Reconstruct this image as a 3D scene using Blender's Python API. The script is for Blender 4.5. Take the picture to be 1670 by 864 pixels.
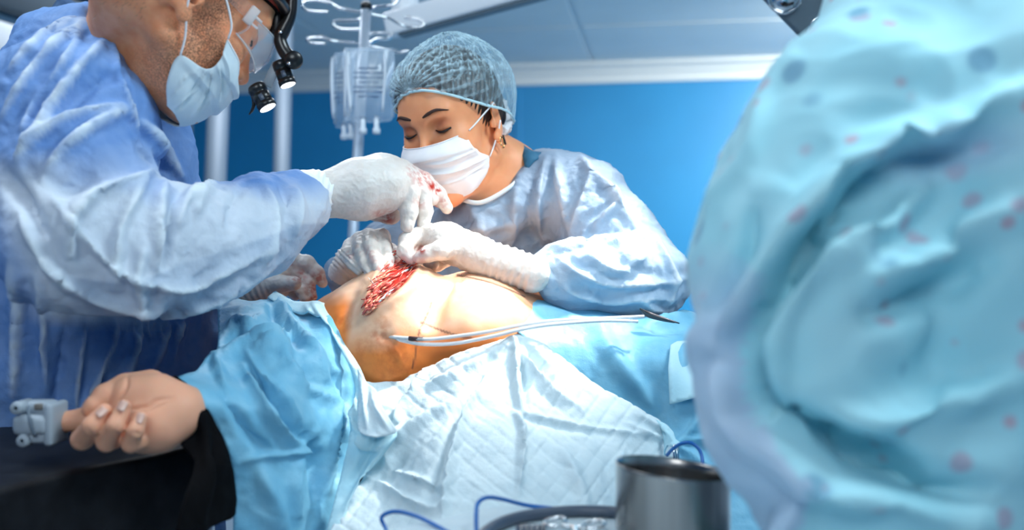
import bpy, bmesh, math, random
import numpy as np
from mathutils import Vector, Matrix
from mathutils.geometry import delaunay_2d_cdt

for o in list(bpy.data.objects):
    bpy.data.objects.remove(o)
SC = bpy.context.scene
COL = SC.collection
F = 1623.6          # focal length in pixels of the 1670 x 864 frame (35 mm lens)
ZC = 1.30           # camera height

# ------------------------------------------------------------------ camera
cam_d = bpy.data.cameras.new('camera')
cam = bpy.data.objects.new('camera', cam_d)
COL.objects.link(cam)
cam.location = (0, 0, ZC)
cam.rotation_euler = (math.pi / 2, 0, 0)
cam_d.sensor_width = 36.0
cam_d.lens = 36.0 * F / 1670.0
cam_d.clip_start = 0.02
cam_d.dof.use_dof = True
cam_d.dof.focus_distance = 1.45
cam_d.dof.aperture_fstop = 2.8
SC.camera = cam

# ------------------------------------------------------------------ world, lights, exposure
w = bpy.data.worlds.new('world')
SC.world = w
w.use_nodes = True
w.node_tree.nodes['Background'].inputs[0].default_value = (0.30, 0.52, 0.80, 1)
w.node_tree.nodes['Background'].inputs[1].default_value = 0.25
SC.view_settings.view_transform = 'Standard'
SC.view_settings.look = 'None'
SC.view_settings.gamma = 1.0
SC.view_settings.exposure = 0.12
SC.view_settings.use_curve_mapping = False


def area(name, loc, aim, size, power, col, sy=None):
    l = bpy.data.lights.new(name, 'AREA')
    l.shape = 'RECTANGLE'
    l.size = size
    l.size_y = sy or size
    l.energy = power
    l.color = col
    o = bpy.data.objects.new(name, l)
    COL.objects.link(o)
    o.location = loc
    o.rotation_euler = (Vector(aim) - Vector(loc)).to_track_quat('-Z', 'Y').to_euler()
    return o


def spot(name, loc, aim, power, col, ang, blend, rad):
    l = bpy.data.lights.new(name, 'SPOT')
    l.energy = power
    l.color = col
    l.spot_size = math.radians(ang)
    l.spot_blend = blend
    l.shadow_soft_size = rad
    o = bpy.data.objects.new(name, l)
    COL.objects.link(o)
    o.location = loc
    o.rotation_euler = (Vector(aim) - Vector(loc)).to_track_quat('-Z', 'Y').to_euler()
    return o


# unseen fill lamps added at ceiling height; far one lights the wall glow
area('fill_light_front', (-0.3, -1.5, 2.72), (-0.2, 1.2, 1.1), 1.3, 48, (0.86, 0.95, 1.0))
area('fill_light_right', (1.15, 0.75, 2.72), (0.8, 0.9, 1.2), 0.7, 34, (0.80, 0.94, 1.0))
area('fill_light_left', (-1.0, 1.15, 2.74), (-0.7, 1.2, 1.2), 0.7, 15, (0.86, 0.94, 1.0))
area('ceiling_light_far', (2.6, 5.3, 2.72), (2.6, 7.0, 0.5), 1.3, 320, (1.0, 0.89, 0.77))
area('fill_light_mid', (-0.6, 3.6, 2.72), (-0.6, 4.3, 0.0), 1.3, 60, (0.92, 0.96, 1.0))
# beam of the operating lamp, and an unseen front spot added for fill
spot('operating_lamp_beam', (0.62, 1.66, 2.30), (0.0, 1.48, 1.25), 200, (1.0, 0.94, 0.86), 21, 0.6, 0.07)
spot('fill_beam_front', (0.42, 1.05, 2.45), (-0.07, 1.46, 1.25), 85, (1.0, 0.95, 0.88), 13, 0.8, 0.06)

# ================================================================== helpers
def P(u, v, Y):
    return np.array([(u - 835.0) / F * Y, Y, ZC - (v - 432.0) / F * Y])


def Mp(r, Y):
    return r * Y / F


def norm(a):
    a = np.asarray(a, float)
    return a / (np.linalg.norm(a) + 1e-12)


def tag(o, label=None, cat=None, group=None, kind=None):
    if label: o['label'] = label
    if cat: o['category'] = cat
    if group: o['group'] = group
    if kind: o['kind'] = kind
    return o


def empty(name, loc, label=None, cat=None, group=None):
    o = bpy.data.objects.new(name, None)
    COL.objects.link(o)
    o.empty_display_size = 0.05
    o.location = [float(x) for x in loc]
    return tag(o, label, cat, group)


def link(name, me, mat=None, parent=None, smooth=True):
    o = bpy.data.objects.new(name, me)
    COL.objects.link(o)
    if mat is not None:
        for m in (mat if isinstance(mat, (list, tuple)) else [mat]):
            me.materials.append(m)
    if smooth and len(me.polygons):
        me.polygons.foreach_set('use_smooth', np.ones(len(me.polygons), dtype=bool))
    if parent is not None:
        o.parent = parent
        po = Vector((0, 0, 0))
        q = parent
        while q is not None:
            po = po + Vector(q.location)
            q = q.parent
        o.location = -po            # geometry is in world coordinates
    me.update()
    return o


def mesh_from(V, Fc, name='mesh'):
    me = bpy.data.meshes.new(name)
    V = np.asarray(V, np.float32)
    if isinstance(Fc, np.ndarray):
        n, k = Fc.shape
        me.vertices.add(len(V))
        me.vertices.foreach_set('co', V.ravel())
        me.loops.add(n * k)
        me.loops.foreach_set('vertex_index', Fc.astype(np.int32).ravel())
        me.polygons.add(n)
        me.polygons.foreach_set('loop_start', np.arange(0, n * k, k, dtype=np.int32))
        me.update(calc_edges=True)
        me.validate()
    else:
        me.from_pydata([tuple(map(float, v)) for v in V], [], [tuple(map(int, f)) for f in Fc])
        me.update()
    return me


def vattr(me, name, vals):
    a = me.attributes.new(name, 'FLOAT', 'POINT')
    a.data.foreach_set('value', np.asarray(vals, np.float32))


# ---------------------------------------------------------------- numpy noise
_rng = np.random.RandomState(7)
_perm = _rng.permutation(256)
_perm = np.concatenate([_perm, _perm, _perm])
_grad = _rng.normal(size=(256, 3))
_grad /= np.linalg.norm(_grad, axis=1)[:, None]


def pnoise(p):
    p = np.asarray(p, float)
    i = np.floor(p).astype(int)
    f = p - i
    i &= 255
    u = f * f * f * (f * (f * 6 - 15) + 10)
    out = 0
    for dx in (0, 1):
        for dy in (0, 1):
            for dz in (0, 1):
                h = _perm[_perm[_perm[(i[:, 0] + dx) & 255] + ((i[:, 1] + dy) & 255)] + ((i[:, 2] + dz) & 255)]
                g = _grad[h]
                dot = (g * (f - np.array([dx, dy, dz]))).sum(1)
                wgt = (u[:, 0] if dx else 1 - u[:, 0]) * (u[:, 1] if dy else 1 - u[:, 1]) * (u[:, 2] if dz else 1 - u[:, 2])
                out = out + dot * wgt
    return out * 1.6


def ridged(p):
    return 1 - np.abs(pnoise(p)) * 2.0


# ---------------------------------------------------------------- SDF modelling
class SDF:
    def __init__(s, lo, hi, h):
        s.h = h
        s.lo = np.array(lo, float)
        s.n = np.ceil((np.array(hi, float) - s.lo) / h).astype(int) + 1
        s.d = np.full(s.n, 1.0, np.float32)

    def _box(s, lo, hi):
        a = np.clip(np.floor((lo - s.lo) / s.h).astype(int), 0, s.n)
        b = np.clip(np.ceil((hi - s.lo) / s.h).astype(int) + 1, 0, s.n)
        if (b <= a).any():
            return None
        ax = [s.lo[i] + s.h * np.arange(a[i], b[i]) for i in range(3)]
        X = ax[0][:, None, None].astype(np.float32)
        Y = ax[1][None, :, None].astype(np.float32)
        Z = ax[2][None, None, :].astype(np.float32)
        return (slice(a[0], b[0]), slice(a[1], b[1]), slice(a[2], b[2])), X, Y, Z

    def _comb(s, sl, v, k, sub):
        a = s.d[sl]
        if sub:
            v = -v
            if k > 0:
                hh = np.maximum(k - np.abs(a - v), 0) / k
                s.d[sl] = np.maximum(a, v) + hh * hh * k * .25
            else:
                s.d[sl] = np.maximum(a, v)
        else:
            if k > 0:
                hh = np.maximum(k - np.abs(a - v), 0) / k
                s.d[sl] = np.minimum(a, v) - hh * hh * k * .25
            else:
                s.d[sl] = np.minimum(a, v)

    def cone(s, a, b, ra, rb, k=.01, sub=False, sq=None):
        a = np.asarray(a, float); b = np.asarray(b, float)
        m = max(ra, rb) * (max(1, sq[1]) if sq else 1) + k + 3 * s.h
        r = s._box(np.minimum(a, b) - m, np.maximum(a, b) + m)
        if r is None: return s
        sl, X, Y, Z = r
        ba = b - a
        L = max(ba @ ba, 1e-12)
        px, py, pz = X - a[0], Y - a[1], Z - a[2]
        t = np.clip((px * ba[0] + py * ba[1] + pz * ba[2]) / L, 0, 1)
        wx, wy, wz = px - t * ba[0], py - t * ba[1], pz - t * ba[2]
        f = 1.0
        if sq:
            ax = norm(sq[0]); f = sq[1]
            c = (wx * ax[0] + wy * ax[1] + wz * ax[2]) * (1 / f - 1)
            wx, wy, wz = wx + c * ax[0], wy + c * ax[1], wz + c * ax[2]
        v = (np.sqrt(wx * wx + wy * wy + wz * wz) - (ra + (rb - ra) * t)) * min(1, f)
        s._comb(sl, v, k, sub)
        return s

    def ell(s, c, r, R=None, k=.01, sub=False):
        c = np.asarray(c, float); r = np.asarray(r, float)
        R = np.eye(3) if R is None else R
        ext = np.sqrt(((R * r) ** 2).sum(1)) + k + 3 * s.h
        q = s._box(c - ext, c + ext)
        if q is None: return s
        sl, X, Y, Z = q
        px, py, pz = X - c[0], Y - c[1], Z - c[2]
        l = [px * R[0, i] + py * R[1, i] + pz * R[2, i] for i in range(3)]
        k0 = np.sqrt(sum((l[i] / r[i]) ** 2 for i in range(3)))
        k1 = np.sqrt(sum((l[i] / r[i] ** 2) ** 2 for i in range(3))) + 1e-9
        v = k0 * (k0 - 1) / k1
        s._comb(sl, v, k, sub)
        return s

    def chain(s, pts, k=.006, sq=None):
        """pts: (u, v, Y, radius in pixels)"""
        for p, q in zip(pts[:-1], pts[1:]):
            s.cone(P(*p[:3]), P(*q[:3]), Mp(p[3], p[2]), Mp(q[3], q[2]), k, sq=sq)
        return s

    def plane(s, p, n, k=0):
        """keep the side the normal points away from"""
        n = norm(n)
        r = s._box(s.lo, s.lo + s.h * s.n)
        sl, X, Y, Z = r
        v = (X - p[0]) * n[0] + (Y - p[1]) * n[1] + (Z - p[2]) * n[2]
        a = s.d[sl]
        s.d[sl] = np.maximum(a, v)
        return s

    def mesh(s, smooth=2):
        d = s.d
        # close at the grid border
        for ax in range(3):
            for e in (0, -1):
                ix = [slice(None)] * 3
                ix[ax] = e
                d[tuple(ix)] = np.maximum(d[tuple(ix)], s.h * .5)
        g = d < 0
        n = d.shape
        cnt = np.zeros([m - 1 for m in n], np.uint8)
        for c in range(8):
            o = [(c >> i) & 1 for i in range(3)]
            cnt += g[o[0]:n[0] - 1 + o[0], o[1]:n[1] - 1 + o[1], o[2]:n[2] - 1 + o[2]]
        act = (cnt > 0) & (cnt < 8)
        I = np.argwhere(act)
        idx = np.full(act.shape, -1, np.int32)
        idx[act] = np.arange(len(I))
        corners = np.array([[(c >> i) & 1 for i in range(3)] for c in range(8)])
        vals = np.stack([d[I[:, 0] + c[0], I[:, 1] + c[1], I[:, 2] + c[2]] for c in corners], 1)
        acc = np.zeros((len(I), 3)); num = np.zeros(len(I))
        for a in range(8):
            for b in range(a + 1, 8):
                if np.abs(corners[a] - corners[b]).sum() != 1: continue
                va, vb = vals[:, a], vals[:, b]
                mk = (va < 0) != (vb < 0)
                t = np.where(mk, va / np.where(mk, va - vb, 1), 0)
                pt = corners[a] + t[:, None] * (corners[b] - corners[a])
                acc += pt * mk[:, None]; num += mk
        V = s.lo + s.h * (I + acc / num[:, None])
        Q = []
        for ax in range(3):
            b, c = (ax + 1) % 3, (ax + 2) % 3
            s0 = [slice(None)] * 3; s1 = [slice(None)] * 3
            s0[ax] = slice(0, -1); s1[ax] = slice(1, None)
            e = g[tuple(s0)] != g[tuple(s1)]
            E_ = np.argwhere(e)
            ok = (E_[:, b] > 0) & (E_[:, c] > 0) & (E_[:, b] < n[b] - 1) & (E_[:, c] < n[c] - 1)
            E_ = E_[ok]
            ins = g[tuple(E_.T)]
            quad = []
            for db, dc in ((-1, -1), (0, -1), (0, 0), (-1, 0)):
                J = E_.copy(); J[:, b] += db; J[:, c] += dc
                quad.append(idx[tuple(J.T)])
            quad = np.stack(quad, 1)
            quad[~ins] = quad[~ins][:, ::-1]
            Q.append(quad)
        Q = np.concatenate(Q)
        Q = Q[(Q >= 0).all(1)]
        return lap(V, Q, smooth), Q


def edges_of(Q):
    k = Q.shape[1]
    e = np.concatenate([Q[:, [i, (i + 1) % k]] for i in range(k)])
    return e


def lap(V, Q, it=1, lam=.5):
    if it <= 0: return V
    e = edges_of(Q)
    e = np.concatenate([e, e[:, ::-1]])
    n = len(V)
    deg = np.bincount(e[:, 0], minlength=n).clip(1)
    for _ in range(it):
        A = np.stack([np.bincount(e[:, 0], V[e[:, 1], i], minlength=n) for i in range(3)], 1) / deg[:, None]
        V = V + lam * (A - V)
    return V


def vnormals(V, Q):
    a, b, c = V[Q[:, 0]], V[Q[:, 1]], V[Q[:, 2]]
    fn = np.cross(b - a, c - a)
    if Q.shape[1] == 4:
        fn = np.cross(V[Q[:, 2]] - V[Q[:, 0]], V[Q[:, 3]] - V[Q[:, 1]])
    N = np.zeros_like(V)
    for i in range(Q.shape[1]):
        for j in range(3):
            N[:, j] += np.bincount(Q[:, i], fn[:, j], minlength=len(V))
    return N / (np.linalg.norm(N, axis=1)[:, None] + 1e-12)


def pix(V):
    return np.stack([835 + F * V[:, 0] / V[:, 1], 432 - F * (V[:, 2] - ZC) / V[:, 1]], 1)


def seg_dist(uv, poly):
    """pixel distance of points to a polyline, and arc parameter 0..1"""
    poly = np.asarray(poly, float)
    L = np.linalg.norm(np.diff(poly, axis=0), axis=1)
    cum = np.concatenate([[0], np.cumsum(L)])
    best = np.full(len(uv), 1e9); par = np.zeros(len(uv)); side = np.zeros(len(uv))
    for i in range(len(poly) - 1):
        a, b = poly[i], poly[i + 1]
        ba = b - a
        t = np.clip(((uv - a) @ ba) / (ba @ ba + 1e-9), 0, 1)
        w_ = uv - a - t[:, None] * ba
        dd = np.linalg.norm(w_, axis=1)
        m = dd < best
        best[m] = dd[m]
        par[m] = (cum[i] + t[m] * L[i]) / cum[-1]
        side[m] = np.sign(ba[0] * w_[m, 1] - ba[1] * w_[m, 0])
    return best, par, side


def catmull(pts, n=6):
    pts = np.asarray(pts, float)
    if len(pts) < 3: 
        t = np.linspace(0, 1, n + 1)[:, None]
        return pts[0] * (1 - t) + pts[-1] * t
    Pp = np.vstack([2 * pts[0] - pts[1], pts, 2 * pts[-1] - pts[-2]])
    out = []
    for i in range(1, len(Pp) - 2):
        p0, p1, p2, p3 = Pp[i - 1], Pp[i], Pp[i + 1], Pp[i + 2]
        for t in np.arange(n) / n:
            out.append(.5 * ((2 * p1) + (-p0 + p2) * t + (2 * p0 - 5 * p1 + 4 * p2 - p3) * t * t + (-p0 + 3 * p1 - 3 * p2 + p3) * t ** 3))
    out.append(Pp[-2])
    return np.array(out)


def fold(V, N, folds, Yr=None):
    """cloth folds: (polyline px, width px, height m [, sharpness, one-sided step]) displaced along the normal"""
    uv = pix(V)
    view = norm_rows(V - np.array([0, 0, ZC]))
    facing = np.clip(-(N * view).sum(1) * 3 + .3, 0, 1)
    if Yr is not None:
        facing = facing * ((V[:, 1] > Yr[0]) & (V[:, 1] < Yr[1]))
    D = np.zeros(len(V))
    for f in folds:
        poly, wd, ht = f[:3]
        pw = f[3] if len(f) > 3 else 1.0
        step = f[4] if len(f) > 4 else 0
        pl = catmull(poly, 5)
        lo, hi = pl.min(0) - wd * 4, pl.max(0) + wd * 4
        m = (uv[:, 0] > lo[0]) & (uv[:, 0] < hi[0]) & (uv[:, 1] > lo[1]) & (uv[:, 1] < hi[1])
        if not m.any(): continue
        dd, tt, sd = seg_dist(uv[m], pl)
        taper = np.sin(np.clip(tt, .02, .98) * math.pi) ** .5
        ww = np.where(sd * step > 0, wd * (1 + 2.5 * abs(step)), wd) if step else wd
        prof = np.exp(-(dd / ww) ** 2) if pw == 1.0 else np.clip(1 - dd / (ww * 1.8), 0, 1) ** (1.0 + pw)
        D[m] += ht * prof * taper
    return V + N * (D * facing)[:, None], D * facing


def norm_rows(A):
    return A / (np.linalg.norm(A, axis=1)[:, None] + 1e-12)


def crumple(V, N, amp, freq, stretch=None, seed=0., octaves=2):
    p = V * freq + seed
    if stretch is not None:
        ax = norm(stretch[0])
        c = (p @ ax) * (stretch[1] - 1)
        p = p + c[:, None] * ax
    wv = np.stack([pnoise(p * .6 + 11.3), pnoise(p * .6 + 37.7), pnoise(p * .6 + 71.1)], 1)
    p = p + .55 * wv
    D = 0
    a = 1.0
    for o in range(octaves):
        D = D + a * (ridged(p * 2 ** o + 5.2 * o) - .55)
        a *= .45
    return V + N * (amp * D)[:, None]


def facet(V, N, amp, freq, seed=1, n=5):
    """crisp flat facets of stiff crumpled non-woven cloth"""
    r = np.random.RandomState(seed)
    D = 0
    for i in range(n):
        d = norm(r.normal(size=3))
        x = (V @ d) * freq * r.uniform(.6, 1.5) + r.uniform(0, 1) + .35 * pnoise(V * freq * .55 + 13.1 * i)
        D = D + np.abs(x - np.floor(x) - .5) * 2 - .5
    return V + N * (amp * D / n * 2)[:, None]


def tube(path, rad, n=10, cap=True):
    path = np.asarray(path, float)
    m = len(path)
    rad = np.broadcast_to(np.asarray(rad, float), (m,))
    T = np.gradient(path, axis=0)
    T = norm_rows(T)
    up = np.array([0, 0, 1.0]) if abs(T[0][2]) < .9 else np.array([1.0, 0, 0])
    a = norm(np.cross(T[0], up))
    V = []
    for i in range(m):
        a = norm(a - T[i] * (a @ T[i]))
        b = np.cross(T[i], a)
        for j in range(n):
            th = 2 * math.pi * j / n
            V.append(path[i] + rad[i] * (math.cos(th) * a + math.sin(th) * b))
    Fc = []
    for i in range(m - 1):
        for j in range(n):
            Fc.append((i * n + j, i * n + (j + 1) % n, (i + 1) * n + (j + 1) % n, (i + 1) * n + j))
    if cap:
        Fc.append(tuple(range(n))[::-1])
        Fc.append(tuple(range((m - 1) * n, m * n)))
    return V, Fc


def lathe(prof, a, b, n=32, closed=False):
    """profile (radius, t) swept about the axis a -> b (t in metres from a)"""
    a = np.asarray(a, float)
    d = norm(np.asarray(b, float) - a)
    up = np.array([0, 0, 1.0]) if abs(d[2]) < .9 else np.array([1.0, 0, 0])
    e1 = norm(np.cross(d, up)); e2 = np.cross(d, e1)
    V = []; Fc = []
    for r, t in prof:
        for j in range(n):
            th = 2 * math.pi * j / n
            V.append(a + d * t + max(r, 1e-5) * (math.cos(th) * e1 + math.sin(th) * e2))
    m = len(prof)
    for i in range(m - 1):
        for j in range(n):
            Fc.append((i * n + j, i * n + (j + 1) % n, (i + 1) * n + (j + 1) % n, (i + 1) * n + j))
    return V, Fc


def boxm(lo, hi, bev=0.0, seg=2, R=None, o=(0, 0, 0)):
    bm = bmesh.new()
    bmesh.ops.create_cube(bm, size=1)
    lo = np.array(lo, float); hi = np.array(hi, float)
    for v in bm.verts:
        v.co = Vector(lo + (np.array(v.co) + .5) * (hi - lo))
    if bev > 0:
        bmesh.ops.bevel(bm, geom=bm.edges[:], offset=bev, segments=seg, affect='EDGES', profile=.5)
    if R is not None:
        for v in bm.verts:
            v.co = Vector(np.asarray(R) @ np.array(v.co) + np.array(o))
    me = bpy.data.meshes.new('box')
    bm.to_mesh(me); bm.free()
    return me


def part_tube(name, path, rad, mat, parent=None, n=10, sm=0):
    pth = catmull(path, sm) if sm else np.asarray(path, float)
    if sm and not np.isscalar(rad):
        rad = np.interp(np.linspace(0, len(path) - 1, len(pth)), range(len(path)), rad)
    V, Fc = tube(pth, rad, n)
    return link(name, mesh_from(V, Fc), mat, parent)


def rbf(ctrl):
    C = np.array(ctrl, float)
    c = C[:, :2] / 400.0
    n = len(c)
    r = np.linalg.norm(c[:, None] - c[None], axis=2)
    K = np.where(r > 0, r * r * np.log(r + 1e-9), 0) + 1e-4 * np.eye(n)
    A = np.zeros((n + 3, n + 3))
    A[:n, :n] = K; A[:n, n] = 1; A[:n, n + 1:] = c; A[n, :n] = 1; A[n + 1:, :n] = c.T
    sol = np.linalg.solve(A, np.concatenate([C[:, 2], [0, 0, 0]]))
    def f(uv):
        q = np.asarray(uv, float) / 400.0
        rr = np.linalg.norm(q[:, None] - c[None], axis=2)
        return np.where(rr > 0, rr * rr * np.log(rr + 1e-9), 0) @ sol[:n] + sol[n] + q @ sol[n + 1:]
    return f


def inpoly(uv, poly):
    poly = np.asarray(poly, float)
    x, y = uv[:, 0], uv[:, 1]
    ins = np.zeros(len(uv), bool)
    j = len(poly) - 1
    for i in range(len(poly)):
        xi, yi = poly[i]; xj, yj = poly[j]
        c = ((yi > y) != (yj > y)) & (x < (xj - xi) * (y - yi) / (yj - yi + 1e-12) + xi)
        ins ^= c
        j = i
    return ins


def sheet(name, outline, ctrl, step, folds=(), mat=None, parent=None, thick=.0012, cr=None, smooth_outline=3, extra=None, fc=None):
    """cloth sheet: outline and depth control points give a real curved surface in the room"""
    pl = catmull(np.vstack([outline, outline[:1]]), smooth_outline)[:-1] if smooth_outline else np.array(outline, float)
    # resample the outline
    seg = np.linalg.norm(np.diff(np.vstack([pl, pl[:1]]), axis=0), axis=1)
    cum = np.concatenate([[0], np.cumsum(seg)])
    nn = int(cum[-1] / step)
    tt = np.linspace(0, cum[-1], nn, endpoint=False)
    px = np.stack([np.interp(tt, cum, np.append(pl[:, i], pl[0, i])) for i in (0, 1)], 1)
    lo, hi = px.min(0), px.max(0)
    gx, gy = np.meshgrid(np.arange(lo[0], hi[0], step), np.arange(lo[1], hi[1], step * .866))
    gx = gx + (np.arange(gx.shape[0]) % 2)[:, None] * step * .5
    g = np.stack([gx.ravel(), gy.ravel()], 1)
    g = g[inpoly(g, px)]
    dd, _, _ = seg_dist(g, np.vstack([px, px[:1]])[::2] if len(px) % 2 == 0 else np.vstack([px, px[:1]]))
    g = g[dd > step * .55]
    pts = np.vstack([px, g])
    n = len(px)
    r = delaunay_2d_cdt([Vector((float(a), float(b))) for a, b in pts], [], [list(range(n))], 1, 1e-5)
    uv = np.array([tuple(v) for v in r[0]])
    T = np.array([f for f in r[2] if len(f) == 3])
    Y = rbf(ctrl)(uv)
    V = np.stack([(uv[:, 0] - 835) / F * Y, Y, ZC - (uv[:, 1] - 432) / F * Y], 1)
    N = vnormals(V, T)
    flip = (N * (V - np.array([0, 0, ZC]))).sum() > 0
    if flip:
        T = T[:, ::-1]; N = -N
    if fc:
        V = facet(V, N, *fc)
        N = vnormals(V, T)
    if cr:
        V = crumple(V, N, *cr)
        N = vnormals(V, T)
    V, D = fold(V, N, [(f[0], f[1], f[2] * 1.5) + tuple(f[3:]) for f in folds])
    if extra is not None:
        V = extra(V, vnormals(V, T), uv)
    me = mesh_from(V, T)
    o = link(name, me, mat, parent)
    if thick:
        m = o.modifiers.new('thickness', 'SOLIDIFY')
        m.thickness = thick; m.offset = -1
    return o


# ---------------------------------------------------------------- materials
def mat(name, col, rough=.6, metal=0., spec=.5, col2=None, nscale=8., ndetail=3., bump=0., bscale=300., bump2=0., b2scale=30.,
        trans=0., sss=0., ssr=(1, .3, .15), coat=0., emit=0., ecol=None, stretch=None, nlo=.35, nhi=.65, alpha=None):
    m = bpy.data.materials.new(name)
    m.use_nodes = True
    nt = m.node_tree
    N, L = nt.nodes, nt.links
    b = N['Principled BSDF']
    out = N['Material Output']
    b.inputs['Roughness'].default_value = rough
    b.inputs['Metallic'].default_value = metal
    b.inputs['Specular IOR Level'].default_value = spec
    b.inputs['Base Color'].default_value = (*col, 1)
    tc = N.new('ShaderNodeTexCoord')
    vec = tc.outputs['Object']
    if stretch:
        mp = N.new('ShaderNodeMapping')
        mp.inputs['Scale'].default_value = stretch
        L.new(vec, mp.inputs['Vector']); vec = mp.outputs[0]
    m['vec'] = 0
    if col2 is not None:
        n = N.new('ShaderNodeTexNoise')
        n.inputs['Scale'].default_value = nscale; n.inputs['Detail'].default_value = ndetail
        L.new(vec, n.inputs['Vector'])
        r = N.new('ShaderNodeValToRGB')
        r.color_ramp.elements[0].position = nlo; r.color_ramp.elements[0].color = (*col, 1)
        r.color_ramp.elements[1].position = nhi; r.color_ramp.elements[1].color = (*col2, 1)
        L.new(n.outputs['Fac'], r.inputs[0]); L.new(r.outputs[0], b.inputs['Base Color'])
    prev = None
    for st, sc_ in ((bump2, b2scale), (bump, bscale)):
        if st > 0:
            n = N.new('ShaderNodeTexNoise')
            n.inputs['Scale'].default_value = sc_; n.inputs['Detail'].default_value = 4.
            L.new(vec, n.inputs['Vector'])
            bp = N.new('ShaderNodeBump')
            bp.inputs['Strength'].default_value = st; bp.inputs['Distance'].default_value = .5 / sc_
            L.new(n.outputs['Fac'], bp.inputs['Height'])
            if prev: L.new(prev.outputs[0], bp.inputs['Normal'])
            L.new(bp.outputs[0], b.inputs['Normal'])
            prev = bp
    if sss > 0:
        b.inputs['Subsurface Weight'].default_value = sss
        b.inputs['Subsurface Radius'].default_value = ssr
        b.inputs['Subsurface Scale'].default_value = .006
    if coat: b.inputs['Coat Weight'].default_value = coat
    if emit:
        b.inputs['Emission Color'].default_value = (*(ecol or col), 1)
        b.inputs['Emission Strength'].default_value = emit
    sh = b.outputs[0]
    if trans > 0:
        t = N.new('ShaderNodeBsdfTranslucent')
        t.inputs[0].default_value = (*col, 1)
        if col2 is not None: L.new(r.outputs[0], t.inputs[0])
        mx = N.new('ShaderNodeMixShader'); mx.inputs[0].default_value = trans
        L.new(sh, mx.inputs[1]); L.new(t.outputs[0], mx.inputs[2])
        sh = mx.outputs[0]
    if alpha is not None:
        t = N.new('ShaderNodeBsdfTransparent')
        mx = N.new('ShaderNodeMixShader'); mx.inputs[0].default_value = alpha
        L.new(t.outputs[0], mx.inputs[1]); L.new(sh, mx.inputs[2])
        sh = mx.outputs[0]
    L.new(sh, out.inputs[0])
    return m


def attr_mix(m, attr, col, noise=None, lo=.3, hi=.7, amount=1.0):
    """mix another colour into the base colour where a vertex attribute is high (stains, stubble, print, painted shade and highlight)"""
    nt = m.node_tree; N, L = nt.nodes, nt.links
    b = N['Principled BSDF']
    at = N.new('ShaderNodeAttribute'); at.attribute_name = attr
    fac = at.outputs['Fac']
    if noise:
        tc = N.new('ShaderNodeTexCoord')
        n = N.new('ShaderNodeTexNoise'); n.inputs['Scale'].default_value = noise; n.inputs['Detail'].default_value = 3
        L.new(tc.outputs['Object'], n.inputs['Vector'])
        mr = N.new('ShaderNodeMapRange')
        mr.inputs['From Min'].default_value = lo; mr.inputs['From Max'].default_value = hi
        L.new(n.outputs['Fac'], mr.inputs['Value'])
        mu = N.new('ShaderNodeMath'); mu.operation = 'MULTIPLY'
        L.new(mr.outputs[0], mu.inputs[0]); L.new(fac, mu.inputs[1])
        fac = mu.outputs[0]
    if amount != 1.0:
        mu = N.new('ShaderNodeMath'); mu.operation = 'MULTIPLY'; mu.inputs[1].default_value = amount
        L.new(fac, mu.inputs[0]); fac = mu.outputs[0]
    mx = N.new('ShaderNodeMix'); mx.data_type = 'RGBA'
    bc = b.inputs['Base Color']
    if bc.is_linked:
        L.new(bc.links[0].from_socket, mx.inputs[6])
    else:
        mx.inputs[6].default_value = bc.default_value
    mx.inputs[7].default_value = (*col, 1)
    L.new(fac, mx.inputs[0])
    L.new(mx.outputs[2], bc)
    return m


M = {}
M['wall'] = mat('wall_paint', (.006, .20, .46), .48, spec=.5, col2=(.007, .215, .49), nscale=2, bump=.05, bscale=120)
M['ceil'] = mat('ceiling_panel', (.46, .57, .62), .55, col2=(.49, .60, .65), nscale=3)
M['trimw'] = mat('cornice_white', (.46, .56, .62), .4)
M['floor'] = mat('floor_vinyl', (.30, .42, .52), .4, col2=(.36, .47, .56), nscale=30)
M['steel'] = mat('brushed_steel_bands', (.16, .15, .145), .26, metal=1., col2=(.62, .60, .58), nscale=26, stretch=(1, 1, .03), nlo=.3, nhi=.75, bump=.06, bscale=200)  # vertical colour bands stand in for reflections on the cup
M['steel_dark'] = mat('steel_dark', (.10, .10, .11), .35, metal=1.)
M['chrome'] = mat('chrome', (.75, .78, .8), .12, metal=1.)
M['column'] = mat('column_metal', (.14, .19, .25), .5, metal=.1)
M['pole'] = mat('pole_metal', (.46, .56, .68), .35, metal=.3)
M['white_pl'] = mat('white_plastic', (.80, .86, .92), .35)
M['black'] = mat('black_vinyl', (.005, .005, .007), .5, spec=.2, col2=(.010, .011, .014), nscale=40, bump=.15, bscale=500)
M['blackcloth'] = mat('black_cloth', (.003, .003, .004), .9, spec=.08, bump=.3, bscale=900)
M['blackpl'] = mat('black_plastic', (.008, .008, .009), .3)
M['gown'] = mat('gown_nonwoven', (.15, .31, .66), .62, spec=.25, col2=(.22, .38, .72), nscale=26, bump=.12, bscale=700, bump2=.35, b2scale=60, trans=.12)
M['gown2'] = mat('gown_light', (.40, .55, .71), .6, spec=.3, col2=(.49, .63, .77), nscale=22, bump=.12, bscale=700, bump2=.35, b2scale=60, trans=.15)
M['gown3'] = mat('gown_teal', (.40, .79, .90), .6, spec=.25, col2=(.50, .85, .94), nscale=8, bump=.05, bscale=400, trans=.1)
M['drape'] = mat('drape_blue', (.18, .50, .72), .5, spec=.35, col2=(.24, .57, .77), nscale=30, bump=.12, bscale=800, bump2=.2, b2scale=50, trans=.12)
M['drape_p'] = mat('drape_pale', (.52, .82, .93), .55, spec=.3, col2=(.60, .86, .95), nscale=18, bump=.1, bscale=800, bump2=.15, b2scale=40, trans=.15)
M['pad'] = mat('absorbent_white', (.58, .70, .76), .75, spec=.2, col2=(.64, .75, .80), nscale=25, bump=.12, bscale=500, bump2=.3, b2scale=35)
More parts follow.
